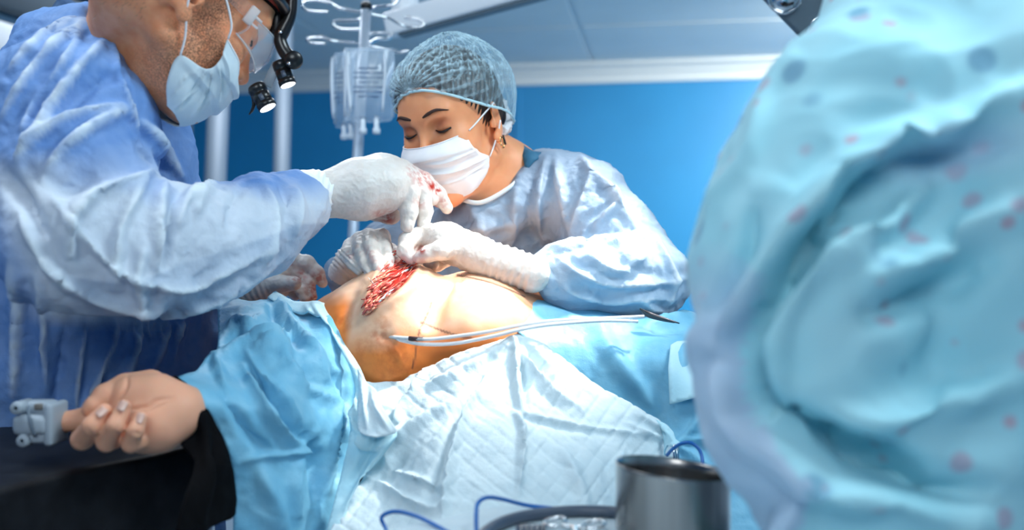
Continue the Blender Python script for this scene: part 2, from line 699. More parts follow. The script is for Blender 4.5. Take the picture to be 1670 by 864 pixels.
M['mask_b'] = mat('mask_blue', (.66, .80, .88), .7, spec=.2, col2=(.74, .86, .92), nscale=40, bump=.15, bscale=1200, trans=.12)
M['mask_w'] = mat('mask_white', (.86, .87, .90), .7, spec=.2, col2=(.9, .9, .92), nscale=40, bump=.15, bscale=1200, trans=.1)
M['string'] = mat('elastic_white', (.85, .87, .9), .7)
M['glove'] = mat('latex_glove', (.66, .62, .58), .42, spec=.4, col2=(.71, .68, .65), nscale=60, bump=.18, bscale=260, sss=.25, ssr=(.8, .5, .4))
M['cuff'] = mat('glove_cuff', (.84, .88, .90), .5)
M['skin_m'] = mat('skin_tan', (.80, .31, .15), .5, spec=.35, col2=(.87, .39, .21), nscale=60, bump=.25, bscale=700, sss=.3)
M['skin_w'] = mat('skin_fair', (.82, .34, .16), .42, spec=.45, col2=(.86, .38, .19), nscale=40, bump=.12, bscale=900, sss=.3)
M['skin_p'] = mat('skin_prepped', (.80, .50, .33), .5, spec=.3, col2=(.86, .57, .40), nscale=35, bump=.12, bscale=600, sss=.2)
M['skin_h'] = mat('skin_hand', (.68, .40, .30), .5, spec=.35, col2=(.74, .44, .34), nscale=50, bump=.15, bscale=700, sss=.3)
M['hair'] = mat('hair_dark', (.012, .007, .005), .4, col2=(.035, .018, .012), nscale=200, bump=.5, bscale=500)
M['red_cap'] = mat('red_cloth', (.26, .022, .01), .8, bump=.2, bscale=700)
M['navy'] = mat('navy_cloth', (.012, .06, .16), .75, bump=.2, bscale=700)
M['teal'] = mat('teal_cloth', (.02, .13, .24), .75, bump=.2, bscale=700)
M['blood'] = mat('tissue_red', (.38, .012, .010), .22, spec=.6, col2=(.72, .14, .10), nscale=170, bump=.5, bscale=350, coat=.5)
M['fat'] = mat('tissue_pale', (.80, .42, .26), .3, col2=(.6, .10, .06), nscale=180, bump=.5, bscale=300)
M['ink'] = mat('marker_ink', (.05, .025, .03), .6)
M['cable'] = mat('cable_blue', (.006, .13, .45), .35)
M['hose'] = mat('hose_grey', (.075, .10, .145), .4)
M['lens'] = mat('lamp_face', (1, 1, 1), .2, emit=3.0, ecol=(1, 1, 1))
M['lash'] = mat('lash_black', (.004, .003, .003), .5)
M['brow'] = mat('brow_brown', (.035, .013, .008), .7, bump=.5, bscale=900)
M['gold'] = mat('gold', (.8, .45, .2), .2, metal=1.)
M['lampgrey'] = mat('lamp_grey', (.10, .15, .19), .45)
M['ox'] = mat('oximeter_grey', (.36, .43, .50), .4)
M['nail'] = mat('nail', (.74, .46, .37), .25, coat=.3)


def clear_mat(name, col, a, rough=.08, fk=.9):
    m = bpy.data.materials.new(name); m.use_nodes = True
    N, L = m.node_tree.nodes, m.node_tree.links
    b = N['Principled BSDF']; out = N['Material Output']
    b.inputs['Base Color'].default_value = (*col, 1); b.inputs['Roughness'].default_value = rough
    b.inputs['Specular IOR Level'].default_value = .8
    fr = N.new('ShaderNodeFresnel'); fr.inputs[0].default_value = 1.45
    ad = N.new('ShaderNodeMath'); ad.operation = 'MULTIPLY_ADD'; ad.inputs[1].default_value = fk; ad.inputs[2].default_value = a; ad.use_clamp = True
    L.new(fr.outputs[0], ad.inputs[0])
    t = N.new('ShaderNodeBsdfTransparent'); mx = N.new('ShaderNodeMixShader')
    L.new(ad.outputs[0], mx.inputs[0]); L.new(t.outputs[0], mx.inputs[1]); L.new(b.outputs[0], mx.inputs[2])
    L.new(mx.outputs[0], out.inputs[0])
    return m


M['clear'] = clear_mat('clear_plastic', (.85, .92, 1.), .02, .08, .35)
M['bag'] = clear_mat('bag_plastic', (.74, .88, 1.0), .20, .10, 1.2)
M['tube'] = clear_mat('clear_tube', (.95, .95, .97), .42, .15)


# ================================================================== the room
def struct(name, me, m, parent=None, smooth=False):
    o = link(name, me, m, parent, smooth)
    if parent is None: o['kind'] = 'structure'
    return o


CZ = 2.80
WA = math.radians(-9.1)                       # the far wall runs slightly towards the camera on the right
wd = np.array([math.cos(WA), math.sin(WA), 0]); wn = np.array([-wd[1], wd[0], 0])
w0 = np.array([0, 7.55, 0])
RW = np.stack([wd, wn, [0, 0, 1]], 1)
struct('wall_back', boxm((-6.2, 0, 0), (6.2, .15, CZ), R=RW, o=w0), M['wall'])
struct('wall_left', boxm((-4.3, -3.0, 0), (-4.15, 8.6, CZ)), M['wall'])
struct('wall_right', boxm((4.6, -3.0, 0), (4.75, 8.6, CZ)), M['wall'])
struct('wall_front', boxm((-4.3, -3.15, 0), (4.75, -3.0, CZ)), M['wall'])
struct('floor', boxm((-4.3, -3.15, -.08), (4.75, 8.9, 0)), M['floor'])
ceil = struct('ceiling', boxm((-4.6, -3.15, CZ + .012), (4.9, 9.0, CZ + .1)), M['trimw'])
# ceiling panels with light joints between them
for i, (x0, x1) in enumerate([(-4.2, -2.6), (-2.6, -1.05), (-1.05, .62), (.62, 2.3), (2.3, 4.4)]):
    for j, (y0, y1) in enumerate([(-4.2, -2.65), (-2.65, -1.2), (-1.2, .2)]):
        g = .015
        me = boxm((x0 + g, y0 + g, CZ), (x1 - g, y1 - g, CZ + .02), .004, 1, R=RW, o=w0)
        link('ceiling_panel', me, M['ceil'], ceil, False)
# cornice: a stepped pale band along the top of the far wall
pr = [(0, 0), (-.03, 0), (-.035, .06), (-.06, .075), (-.06, .10), (-.12, .115), (-.12, .16), (0, .16)]
V = []; Fc = []
for x in (-6.1, 6.1):
    for (dy, dz) in pr:
        V.append(w0 + wd * x + wn * dy + np.array([0, 0, CZ - .145 + dz]))
n = len(pr)
for i in range(n):
    Fc.append((i, (i + 1) % n, n + (i + 1) % n, n + i))
Fc += [tuple(range(n))[::-1], tuple(range(n, 2 * n))]
struct('trim_1', mesh_from(V, Fc), M['trimw'])
# wall panel joint strip behind the woman's head
struct('trim_2', boxm((.02, -.012, .1), (.07, 0.004, CZ - .15), .003, 1, R=RW, o=w0), M['wall'])

# two brushed metal columns on the left
for u0, v0, u1, v1, Y, r, lab in ((357, 150, 346, 420, 4.2, 17, 'thick grey metal column under the mask of the man at left'),
                                 (463, 120, 456, 420, 4.4, 13, 'slim grey metal column behind the two headlamp barrels')):
    a, b = P(u0, v0, Y), P(u1, v1, Y)
    d = (b - a) / (a[2] - b[2])
    top = a - d * (CZ - a[2]); bot = b + d * b[2]
    root = empty('support_column', bot, lab, 'column', 'metal columns by the far wall')
    R_ = Mp(r, Y)
    V, Fc = lathe([(0, 0), (R_, 0), (R_, np.linalg.norm(top - bot)), (0, np.linalg.norm(top - bot))], bot, top, 28)
    link('shaft', mesh_from(V, Fc), M['column'], root)
    V, Fc = lathe([(0, 0), (R_ * 2.2, 0), (R_ * 2.2, .015), (R_ * 1.2, .04), (R_, .04)], bot, top, 28)
    link('foot', mesh_from(V, Fc), M['column'], root)
    V, Fc = lathe([(0, 0), (R_ * 2.0, 0), (R_ * 2.0, -.03), (R_, -.05)], top, top + (top - bot), 28)
    link('ceiling_flange', mesh_from(V, Fc), M['column'], root)

# wall shelf/rail at the left, behind the man's chest
ra = P(262, 190, 5.2)
root = empty('wall_rail', ra, 'pale horizontal equipment rail behind the chest of the man at left', 'rail')
link('rail_bar', boxm((P(180, 186, 5.2)[0], 5.16, P(0, 196, 5.2)[2]), (P(320, 186, 5.2)[0], 5.24, P(0, 184, 5.2)[2]), .008, 2), M['white_pl'], root)
bx = P(200, 190, 5.2)
link('bracket', boxm((bx[0], 5.18, 1.0), (bx[0] + .06, 5.24, bx[2]), .005, 2), M['column'], root)
bx = P(300, 190, 5.2)
link('rail_leg', boxm((bx[0], 5.18, 0.0), (bx[0] + .04, 5.22, bx[2]), .005, 2), M['column'], root)

# dark equipment pendant far left above the shoulder
root = empty('ceiling_pendant', P(30, 20, 3.6), 'dark grey slanted equipment beam above the shoulder at upper left', 'pendant')
a, b = P(-160, -70, 3.4), P(230, 60, 3.7)
d = norm(b - a); e2 = norm(np.cross(d, [0, 1, 0])); e1 = np.cross(e2, d)
Rb = np.stack([d, e1, e2], 1)
L_ = np.linalg.norm(b - a)
link('beam', boxm((0, -.1, -.075), (L_, .1, .045), .02, 3, R=Rb, o=a), mat('pendant_dark', (.06, .09, .12), .5), root)
link('beam_strip', boxm((0, -.108, .052), (L_, .1, .075), .01, 2, R=Rb, o=a), mat('pendant_blue', (.03, .13, .30), .5), root)
link('pendant_post', boxm((a[0] - .06, 3.36, a[2]), (a[0] + .06, 3.48, CZ), .01, 2), M['column'], root)
link('side_panel', boxm((-.2, -.1, -.22), (L_ * .62, .06, -.11), .02, 3, R=Rb, o=a), M['white_pl'], root)

# white ceiling pendant arm, top centre
Y = 2.7
root = empty('pendant_arm', P(665, 0, Y), 'white ceiling boom arm above the drip stand and the woman', 'boom arm')
a = P(655, 40, Y); b = P(1010, -58, 2.55)
d = norm(b - a); e2 = norm(np.cross(d, [0, 1, 0])); e1 = np.cross(e2, d)
if e2[2] < 0: e2 = -e2; e1 = -e1
Rb = np.stack([d, e1, e2], 1)
link('beam', boxm((-.03, -.06, Mp(-20, Y)), (np.linalg.norm(b - a), .0, Mp(17, Y)), .008, 3, R=Rb, o=a), M['white_pl'], root)
link('beam_edge', boxm((.0, -.05, Mp(-24, Y)), (np.linalg.norm(b - a), .0, Mp(-20.5, Y)), .002, 2, R=Rb, o=a), M['lampgrey'], root)
hub = P(661, 52, Y)
V, Fc = lathe([(0, 0), (.030, 0), (.036, .008), (.036, .10), (.030, .108), (.026, .11), (.026, CZ - hub[2]), (0, CZ - hub[2])], hub, hub + np.array([0, 0, 1]), 28)
link('joint', mesh_from(V, Fc), M['white_pl'], root)
V, Fc = lathe([(.037, 0), (.0385, .002), (.0385, .008), (.037, .01)], hub + np.array([0, 0, .045]), hub + np.array([0, 0, 1]), 28)
link('joint_ring', mesh_from(V, Fc), M['column'], root)

# operating lamp at the upper right: a slanted grey head with round lenses
Y = 1.95
root = empty('operating_lamp', P(1330, -20, Y), 'grey operating lamp head with round chrome lenses at upper right', 'lamp')
c = P(1345, -8, Y)
d = norm(P(1312, 72, Y) - P(1238, -4, Y)); nrm = norm(np.array([.25, -.62, -.75]))
nrm = norm(nrm - d * (nrm @ d)); e1 = np.cross(nrm, d)
Rb = np.stack([d, e1, nrm], 1)
o0 = P(1275, 34, Y) + e1 * (0 if e1[0] > 0 else 0)
sgn = 1 if e1[0] > 0 else -1
link('lamp_head', boxm((-.22, min(0, sgn * .30), -.06), (.24, max(0, sgn * .30), 0), .012, 3, R=Rb, o=o0), M['lampgrey'], root)
for (uu, vv, rr) in ((1280, -6, 28), (1345, 52, 27), (1370, -30, 27), (1420, 20, 27)):
    # intersection of the pixel ray with the lamp face
    ray = P(uu, vv, 1.0) - np.array([0, 0, ZC])
    t_ = ((o0 - np.array([0, 0, ZC])) @ nrm) / (ray @ nrm)
    q = np.array([0, 0, ZC]) + ray * t_
    R_ = Mp(rr, q[1])
    V, Fc = lathe([(R_, -.01), (R_ * 1.02, .006), (R_ * .9, .008), (R_ * .84, .004)], q, q + nrm, 32)
    bz = link('lens_bezel', mesh_from(V, Fc), M['chrome'], root)
    V, Fc = lathe([(R_ * .86, .003), (R_ * .7, .010), (R_ * .4, .016), (0, .018)], q, q + nrm, 32)
    link('lens', mesh_from(V, Fc), M['chrome'], bz)
t0 = o0 - nrm * .06 + e1 * sgn * .15
part_tube('lamp_arm', [t0, t0 + np.array([.05, .03, .25]), np.array([t0[0] + .1, t0[1] + .1, CZ])], .028, M['lampgrey'], root, 16, 6)

# ---------------------------------------------------------------- drip stand and bags
Y = 2.45
top, bot = P(597, 14, Y), P(573, 430, Y)
d = norm(top - bot)
base = bot - d * (bot[2] / d[2])
root = empty('drip_stand', base, 'metal drip stand with wire hooks between the man and the woman', 'drip stand')
Lp = np.linalg.norm(top - base)
V, Fc = lathe([(0, 0), (.0155, 0), (.0155, Lp * .62), (.013, Lp * .63), (.0125, Lp), (0, Lp)], base, top, 24)
link('pole', mesh_from(V, Fc), M['pole'], root)
V, Fc = lathe([(0, -.002), (.0135, -.002), (.0135, .012), (.008, .016), (0, .016)], top, top + d, 24)
link('top_cap', mesh_from(V, Fc), M['blackpl'], root)
for a_ in range(5):
    th = a_ * 2 * math.pi / 5 + .3
    e = base + np.array([.30 * math.cos(th), .30 * math.sin(th), 0])
    e[2] = .05
    part_tube('foot', [base + np.array([0, 0, .09]), e], [.014, .011], M['column'], root, 10)
hooks = [
    [(597, 22), (560, 15), (552, 14), (540, 6), (520, 1), (500, 2), (493, 9), (503, 18), (535, 20)],
    [(597, 22), (612, 12), (630, 10), (645, 6), (652, -6)],
    [(600, 22), (632, 29), (645, 36), (662, 43), (682, 44), (692, 39), (680, 31), (660, 29)],
    [(596, 22), (586, 32), (565, 34), (548, 35), (544, 41), (556, 48), (594, 48)],
    [(594, 72), (558, 69), (540, 66), (525, 61), (505, 62), (501, 67), (512, 71), (532, 71)],
    [(598, 74), (615, 64), (632, 63), (638, 58), (628, 54), (606, 55), (602, 59)],
    [(600, 74), (640, 83), (652, 86), (668, 82)],
]
dep = [-.04, -.06, .05, .06, -.03, .08, .04]
for hpts, dy in zip(hooks, dep):
    n = len(hpts)
    pth = [P(u, v, Y + dy * math.sin(math.pi * .5 * min(1, i / (n * .5)))) for i, (u, v) in enumerate(hpts)]
    part_tube('hook', pth, .0036, M['chrome'], root, 8, 5)


def drip_bag(root, uc, vt, vb, hw, Y, ang, thick, neck=True):
    """soft transparent bag: rounded pillow with a welded rim, ports and label print lines"""
    W = Mp(hw, Y); H = Mp(vb - vt, Y)
    c0 = P(uc, vt, Y)
    ca, sa = math.cos(ang), math.sin(ang)
    nu, nv = 26, 34
    V = []
    for s in (1, -1):
        for j in range(nv + 1):
            for i in range(nu + 1):
                a = i / nu * 2 - 1; b = j / nv
                prof = (1 - abs(a) ** 3.0) * (math.sin(min(1, b * 1.02 + .02) * math.pi) ** .45)
                wv = .0022 * math.sin(a * 9 + b * 7) * (1 - b * .3)
                rim = 1 - .10 * max(0, b - .82) / .18 * abs(a) ** 2
                x = a * W * rim * (1 + .03 * math.sin(b * 9)); y = s * (thick * prof * (.35 + .9 * b * (1.25 - b) * 2) + .0006) + wv
                z = -H * b - .006 * (1 - a * a) * (b > .9)
                V.append(c0 + np.array([x * ca - y * sa, x * sa + y * ca, z]))
    Fc = []
    m = (nu + 1) * (nv + 1)
    for s in range(2):
        for j in range(nv):
            for i in range(nu):
                q = [s * m + j * (nu + 1) + i, s * m + j * (nu + 1) + i + 1, s * m + (j + 1) * (nu + 1) + i + 1, s * m + (j + 1) * (nu + 1) + i]
                Fc.append(q if s == 0 else q[::-1])
    link('bag_skin', mesh_from(V, Fc), M['bag'], root)
    # welded side seams, the left one white as a painted highlight
    for a in (-1, 1):
        pth = [c0 + np.array([a * W * .97 * ca, a * W * .97 * sa, -H * b]) for b in np.linspace(.03, .95, 8)]
        part_tube('side_seam', pth, .0035, M['clear'] if a > 0 else M['bagwhite'], root, 8)
    part_tube('top_seam', [c0 + np.array([a * W * ca, a * W * sa, -.004]) for a in np.linspace(-1, 1, 6)], .003, M['bag'], root, 8)
    for a, wb in ((-.78, .0045), (.62, .003)):      # white streaks added to stand in for highlights on the plastic
        pth = [c0 + np.array([a * W * (1 + .08 * math.sin(5 * b)) * ca + thick * .9 * sa, a * W * sa - thick * .9 * ca, -H * b]) for b in np.linspace(.08, .9, 9)]
        part_tube('highlight_streak', pth, [wb * .4] + [wb] * 7 + [wb * .4], M['bagwhite'], root, 8)
    # print lines
    for k_ in range(7):
        zz = -H * (.30 + .065 * k_)
        yy = -thick * .95
        wl = W * (.62 if k_ % 3 else .4)
        pth = [c0 + np.array([x * ca - yy * sa, x * sa + yy * ca, zz]) for x in np.linspace(-wl, wl, 4)]
        part_tube('print_line', pth, .0012, M['print'], root, 6)
    for dx in (-.25, .3):
        p0 = c0 + np.array([dx * W * ca, dx * W * sa, -H])
        V, Fc = lathe([(.006, -.01), (.006, .018), (.009, .02), (.009, .032), (0, .034)], p0, p0 - np.array([0, 0, 1]), 14)
        link('port', mesh_from(V, Fc), M['bagwhite'], root)


M['bagwhite'] = mat('bag_white', (.75, .84, .92), .3)
M['print'] = mat('print_navy', (.06, .12, .25), .5)
r1 = empty('drip_bag', P(604, 76, 2.36), 'clear drip bag facing the camera in front of the stand pole', 'drip bag', 'drip bags on the stand')
drip_bag(r1, 602, 78, 196, 40, 2.36, .05, .020)
r2 = empty('drip_bag', P(565, 76, 2.5), 'clear drip bag turned edge-on behind the left hook of the stand', 'drip bag', 'drip bags on the stand')
drip_bag(r2, 566, 84, 206, 25, 2.5, -.5, .022)

# ================================================================== people
class Frame:
    def __init__(s, R, o, sc=1.0):
        s.R = np.array(R, float); s.o = np.array(o, float) + np.array([0, 0, ZC]); s.s = sc

    def __call__(s, p):
        return s.R @ (np.asarray(p, float) * s.s) + s.o

    def many(s, A):
        return (np.asarray(A, float) * s.s) @ s.R.T + s.o

    def inv(s, V):
        return ((V - s.o) @ s.R) / s.s


def rotz(a):
    c, s_ = math.cos(a), math.sin(a)
    return np.array([[c, -s_, 0], [s_, c, 0], [0, 0, 1]])


def roty(a):
    c, s_ = math.cos(a), math.sin(a)
    return np.array([[c, 0, s_], [0, 1, 0], [-s_, 0, c]])


def head_sdf(fr, g, female=False, ears=(1, -1)):
    S = fr.s
    def E(c, r, k=.012, sub=False, R=None):
        RR = fr.R if R is None else fr.R @ R
        g.ell(fr(c), np.array(r) * S, RR, k * S, sub)
    def C(a, b, ra, rb, k=.012, sub=False):
        g.cone(fr(a), fr(b), ra * S, rb * S, k * S, sub)
    E((-.004, 0, .048), (.098, .076, .088), .0)
    E((.040, 0, .050), (.062, .064, .062), .02)
    E((.042, 0, -.030), (.052, .058, .082), .03)
    for s in (1, -1):
        E((.062, s * .040, -.016), (.028, .024, .030), .025)      # cheek
        C((.0, s * .052, -.055), (.078, s * .014, -.098), .018, .016, .03)
        C((.086, s * .040, .042), (.094, s * .012, .036), .008, .008, .016)   # brow ridge
    E((.080, 0, -.096), (.020, .020, .016), .02)
    E((.088, 0, -.060), (.018, .026, .024), .02)
    for s in (1, -1):
        E((.100, s * .033, .018), (.014, .017, .011), .014, True)            # eye socket
        E((.0785, s * .0325, .020), (.0135, .0150, .0125), .003)               # lid over the eyeball
    # nose
    nw = .85 if female else 1.0
    C((.092, 0, .022), (.109, 0, -.012), .0075 * nw, .0085 * nw, .012)
    E((.112, 0, -.022), (.0130 * nw, .0110 * nw, .0105), .008)
    for s in (1, -1):
        E((.102, s * .0125 * nw, -.026), (.011, .0075, .0085), .006)
        E((.108, s * .0062 * nw, -.0325), (.0062, .0032, .005), .003, True)
    # lips
    E((.101, 0, -.056), (.007, .020, .005), .004); E((.099, 0, -.066), (.007, .017, .006), .004)
    for s in ears:
        Re = rotz(s * .35) @ roty(.18)
        E((-.014, s * .077, .004), (.019, .0065, .031), .003, R=Re)
        E((-.008, s * .083, .006), (.011, .006, .020), .004, True, R=Re)
        E((-.004, s * .076, -.004), (.006, .007, .008), .004, True)
        E((.002, s * .0765, -.002), (.005, .005, .008), .004)
        E((-.004, s * .0765, -.026), (.010, .0055, .011), .005)
    return g


def mask_mesh(fr, center, edge, pleat=3, depth=.004, nt=44, ns=56, top_dip=0.):
    """center: (fwd, up) curve top->bottom; edge: (fwd, lateral, up) curve top->bottom"""
    C = catmull(center, 10); Ed = catmull(edge, 10)
    ti = np.linspace(0, 1, nt)
    cx = np.stack([np.interp(ti, np.linspace(0, 1, len(C)), C[:, i]) for i in range(2)], 1)
    ex = np.stack([np.interp(ti, np.linspace(0, 1, len(Ed)), Ed[:, i]) for i in range(3)], 1)
    V = []
    for j in range(nt):
        t = ti[j]
        saw = (t * pleat * 1.0) % 1.0
        pl = depth * (saw if saw < .85 else (1 - saw) / .15 * .85) * math.sin(math.pi * t) ** .5
        for i in range(ns):
            s = i / (ns - 1) * 2 - 1
            a = s * math.pi / 2
            cc = max(math.cos(a), 0) ** .85
            x = ex[j, 0] + (cx[j, 0] - ex[j, 0]) * cc
            y = ex[j, 1] * math.sin(a)
            z = ex[j, 2] + (cx[j, 1] - ex[j, 2]) * (1 - abs(s) ** 1.7)
            fade = 1 - abs(s) ** 6
            nrm = norm([cc + .05, math.sin(a) * .9, 0])
            wr = .0009 * math.sin(7 * s + 9 * t) + .0012 * math.sin(17 * s - 5 * t + 1) * abs(s)
            V.append(fr(np.array([x, y, z]) + nrm * (pl * fade + wr)))
    Q = []
    for j in range(nt - 1):
        for i in range(ns - 1):
            Q.append((j * ns + i, (j + 1) * ns + i, (j + 1) * ns + i + 1, j * ns + i + 1))
    V = np.array(V)
    return V, np.array(Q)


# ---------------------------------------------------------------- the man at the left
man = empty('person', (-.85, 1.40, 0), 'man in pale blue gown, clear goggles and headlamp, reaching over the patient', 'person')
FM = Frame([[0.639, -0.586, 0.498], [0.549, 0.801, 0.239], [-0.54, 0.121, 0.833]], [-.418, 1.25, .326])
lo = FM.o - .19; hi = FM.o + .19
g = SDF((FM.o[0] - .36, FM.o[1] - .17, FM.o[2] - .26), (FM.o[0] + .16, FM.o[1] + .20, FM.o[2] + .19), .0024)
head_sdf(FM, g)
# neck runs from the skull base down into the gown
nb = P(165, 130, 1.38)
g.cone(FM((-.045, 0, -.01)), P(228, 85, 1.33), .062, .066, .03)
g.cone(P(228, 85, 1.33), nb, .066, .075, .03)
g.cone(FM((.03, 0, -.075)), P(225, 120, 1.34), .035, .05, .03)
V, Q = g.mesh(2)
me = mesh_from(V, Q)
q = FM.inv(V)
st = np.clip((.012 - q[:, 2]) / .02, 0, 1) * np.clip((q[:, 0] + .02) / .04, 0, 1) * np.clip((q[:, 2] + .13) / .05, 0, 1) * np.clip((.10 - q[:, 0]) / .02, 0, 1)
st *= np.clip((-.004 - q[:, 2] + .3 * np.clip(.045 - q[:, 0], 0, 1)) / .02, 0, 1)
side = np.exp(-((q[:, 0] - .028) / .016) ** 2) * np.clip((.055 - q[:, 2]) / .03, 0, 1) * np.clip((q[:, 2] + .02) / .02, 0, 1)
neckh = np.clip((-q[:, 0] - .05) / .02, 0, 1) * np.clip((q[:, 2] + .07) / .03, 0, 1) * .12
vattr(me, 'stubble', np.clip(st * .85 + side * 1.0 + neckh, 0, 1))
MS = M['skin_m']
attr_mix(MS, 'stubble', (.045, .028, .022), 520., .36, .62, .85)
link('body', me, MS, man)

# hair: short cropped shell with strands at the temple and nape
g = SDF(FM.o - .15, FM.o + np.array([.15, .15, .19]), .003)
def EM(c, r, k=.012, sub=False): g.ell(FM(c), r, FM.R, k, sub)
EM((-.004, 0, .050), (.1000, .0785, .0895), 0)
EM((.036, 0, .062), (.062, .0655, .062), .02)
g.plane(FM((.0, 0, .035)), FM.R @ np.array([.45, 0, -1]))
g.plane(FM((.072, 0, .0)), FM.R @ np.array([1, 0, -.1]))
V, Q = g.mesh(1)
link('hair', mesh_from(V, Q), M['hair'], man)
# nape and sideburn hairs
random.seed(4)
V = []; Fc = []
for k_ in range(900):
    if k_ < 520:
        x = random.uniform(-.095, -.035); z = random.gauss(-.005, .028); y0 = -.06
    else:
        x = random.gauss(.033, .012); z = random.uniform(-.03, .06); y0 = -.07
    # march onto the head along -y (right side)
    base_ = np.array([x, 0, z])
    rr = math.sqrt(max(0, 1 - ((x + .004) / .0985) ** 2 - ((z - .048) / .0885) ** 2)) if k_ >= 520 else 1
    y = -.0762 * rr if k_ >= 520 else -.058 + .3 * abs(x + .05)
    p0 = FM((x, y, z)); dr = FM.R @ norm([random.gauss(-.3, .3), random.gauss(-.25, .1), random.gauss(-1, .2)])
    L_ = random.uniform(.004, .009)
    sd = norm(np.cross(dr, [0, 1, 0])) * .00022
    i0 = len(V)
    V += [p0 - sd, p0 + sd, p0 + dr * L_]
    Fc.append((i0, i0 + 1, i0 + 2))
hs = link('short_hairs', mesh_from(V, Fc), M['hair'], man)
hs['kind'] = 'stuff'

# eyebrow, eye lashes
def local_tube(fr, name, pts, rad, m, parent, n=8, sm=5):
    return part_tube(name, [fr(p) for p in pts], rad, m, parent, n, sm)
local_tube(FM, 'eyebrow', [(.103, -.012, .042), (.100, -.028, .048), (.090, -.046, .044)], [.003, .0042, .0015], M['brow'], man)
local_tube(FM, 'eyelash', [(.0905, -.022, .014), (.0925, -.032, .011), (.087, -.043, .013)], [.0008, .0014, .0008], M['lash'], man)

# red cap
g = SDF(FM.o - .17, FM.o + np.array([.17, .17, .22]), .003)
def EM2(c, r, k=.012, sub=False): g.ell(FM(c), r, FM.R, k, sub)
EM2((-.004, 0, .054), (.106, .084, .096), 0)
EM2((.036, 0, .066), (.068, .070, .064), .02)
g.plane(FM((.100, 0, .070)), FM.R @ np.array([.30, 0, -1]))
V, Q = g.mesh(1)
V = crumple(V, vnormals(V, Q), .0015, 40)
link('cap', mesh_from(V, Q), M['red_cap'], man)
local_tube(FM, 'cap_hem', [(.1005, 0, .069), (.091, -.040, .066), (.062, -.068, .058), (.02, -.083, .046)], .0022, M['blackcloth'], man)

# mask
V, Q = mask_mesh(FM, [(.106, -.037), (.117, -.050), (.115, -.072), (.106, -.096), (.084, -.126)],
                 [(.054, .073, -.015), (.061, .071, -.042), (.054, .068, -.060), (.022, .066, -.066), (.030, .056, -.098), (.050, .042, -.120)], 3, .006, 90, 120)
V, _ = fold(V, vnormals(V, Q), [([(337, 114), (318, 148), (284, 178)], 2.2, .005, .8), ([(346, 114), (336, 150), (314, 190)], 2.2, .005, .8), ([(354, 102), (360, 135), (356, 166)], 2.2, .005, .8), ([(361, 82), (371, 110), (374, 142)], 2.2, .0045, .8), ([(322, 112), (300, 130), (279, 160)], 2.2, .004, .8), ([(332, 122), (312, 155), (292, 180)], 4, -.004), ([(344, 125), (338, 155), (324, 184)], 4, -.004), ([(357, 110), (365, 140), (362, 160)], 4, -.004)])
part_tube('mask_hem', V[:120][::3], .0011, M['string'], man, 6)
o = link('face_mask', mesh_from(V, Q), M['mask_b'], man)
o.modifiers.new('thickness', 'SOLIDIFY').thickness = .0012
for s in (-1, 1):
    local_tube(FM, 'ear_loop', [(.054, s * .0745, -.014), (.045, s * .0800, .002), (.016, s * .082, .026), (-.004, s * .088, .036)], .0013, M['string'], man)
    local_tube(FM, 'ear_loop', [(.022, s * .068, -.066), (.012, s * .074, -.045), (-.006, s * .081, -.02), (-.018, s * .087, .004)], .0013, M['string'], man)

# safety goggles (worn, a thing of its own)
gg = empty('safety_goggles', FM((.1, 0, .015)), 'clear plastic safety goggles worn by the man at left', 'goggles')
nu, nv = 40, 14
V = []
for i in range(nu + 1):
    th = math.radians(-78 + 156 * i / nu)
    for j in range(nv + 1):
        b = j / nv
        zt = .040 - .010 * abs(math.sin(th)) ** 2; zb = -.012 + .012 * abs(math.sin(th)) ** 2 + .008 * math.exp(-(th / .18) ** 2)
        V.append(FM((.042 + .080 * math.cos(th) + .006 * math.sin(b * math.pi), .071 * math.sin(th), zt + (zb - zt) * b)))
Q = [(i * (nv + 1) + j, (i + 1) * (nv + 1) + j, (i + 1) * (nv + 1) + j + 1, i * (nv + 1) + j + 1) for i in range(nu) for j in range(nv)]
o = link('lens', mesh_from(V, Q), M['clear'], gg)
o.modifiers.new('thickness', 'SOLIDIFY').thickness = .0016
V = np.array(V).reshape(nu + 1, nv + 1, 3)
part_tube('lens_rim', V[:, -1][::2], .0011, M['tube'], gg, 6)
part_tube('lens_rim', V[:, 0][::2], .0009, M['tube'], gg, 6)
for s in (-1, 1):
    a_, b_, c_ = FM((.060, s * .074, .030)), FM((.02, s * .081, .030)), FM((-.03, s * .083, .026))
    up = FM.R @ np.array([0, 0, 1]); ot = FM.R @ np.array([0, s, 0])
    Vt = []
    for p_, hh in ((a_, .009), (b_, .008), (c_, .005)):
        for dz, dn in ((hh, -.001), (hh, .001), (-hh, .001), (-hh, -.001)):
            Vt.append(p_ + up * dz + ot * dn)
    Ft = [(i * 4 + j, i * 4 + (j + 1) % 4, i * 4 + 4 + (j + 1) % 4, i * 4 + 4 + j) for i in range(2) for j in range(4)] + [(3, 2, 1, 0), (8, 9, 10, 11)]
    link('temple', mesh_from(Vt, Ft), M['clear'], gg, False)
    me = boxm((-.006, -.003, -.012), (.006, .003, .012), .0015, 2, R=FM.R, o=FM((.060, s * .0745, .028)))
    link('hinge', me, M['tube'], gg)
    for dz in (-.006, .004):
        me = boxm((-.007, -.0012, -.0014), (.007, .0012, .0014), .0004, 1, R=FM.R, o=FM((.068, s * .0755, .026 + dz)))
        link('hinge_rib', me, M['tube'], gg)

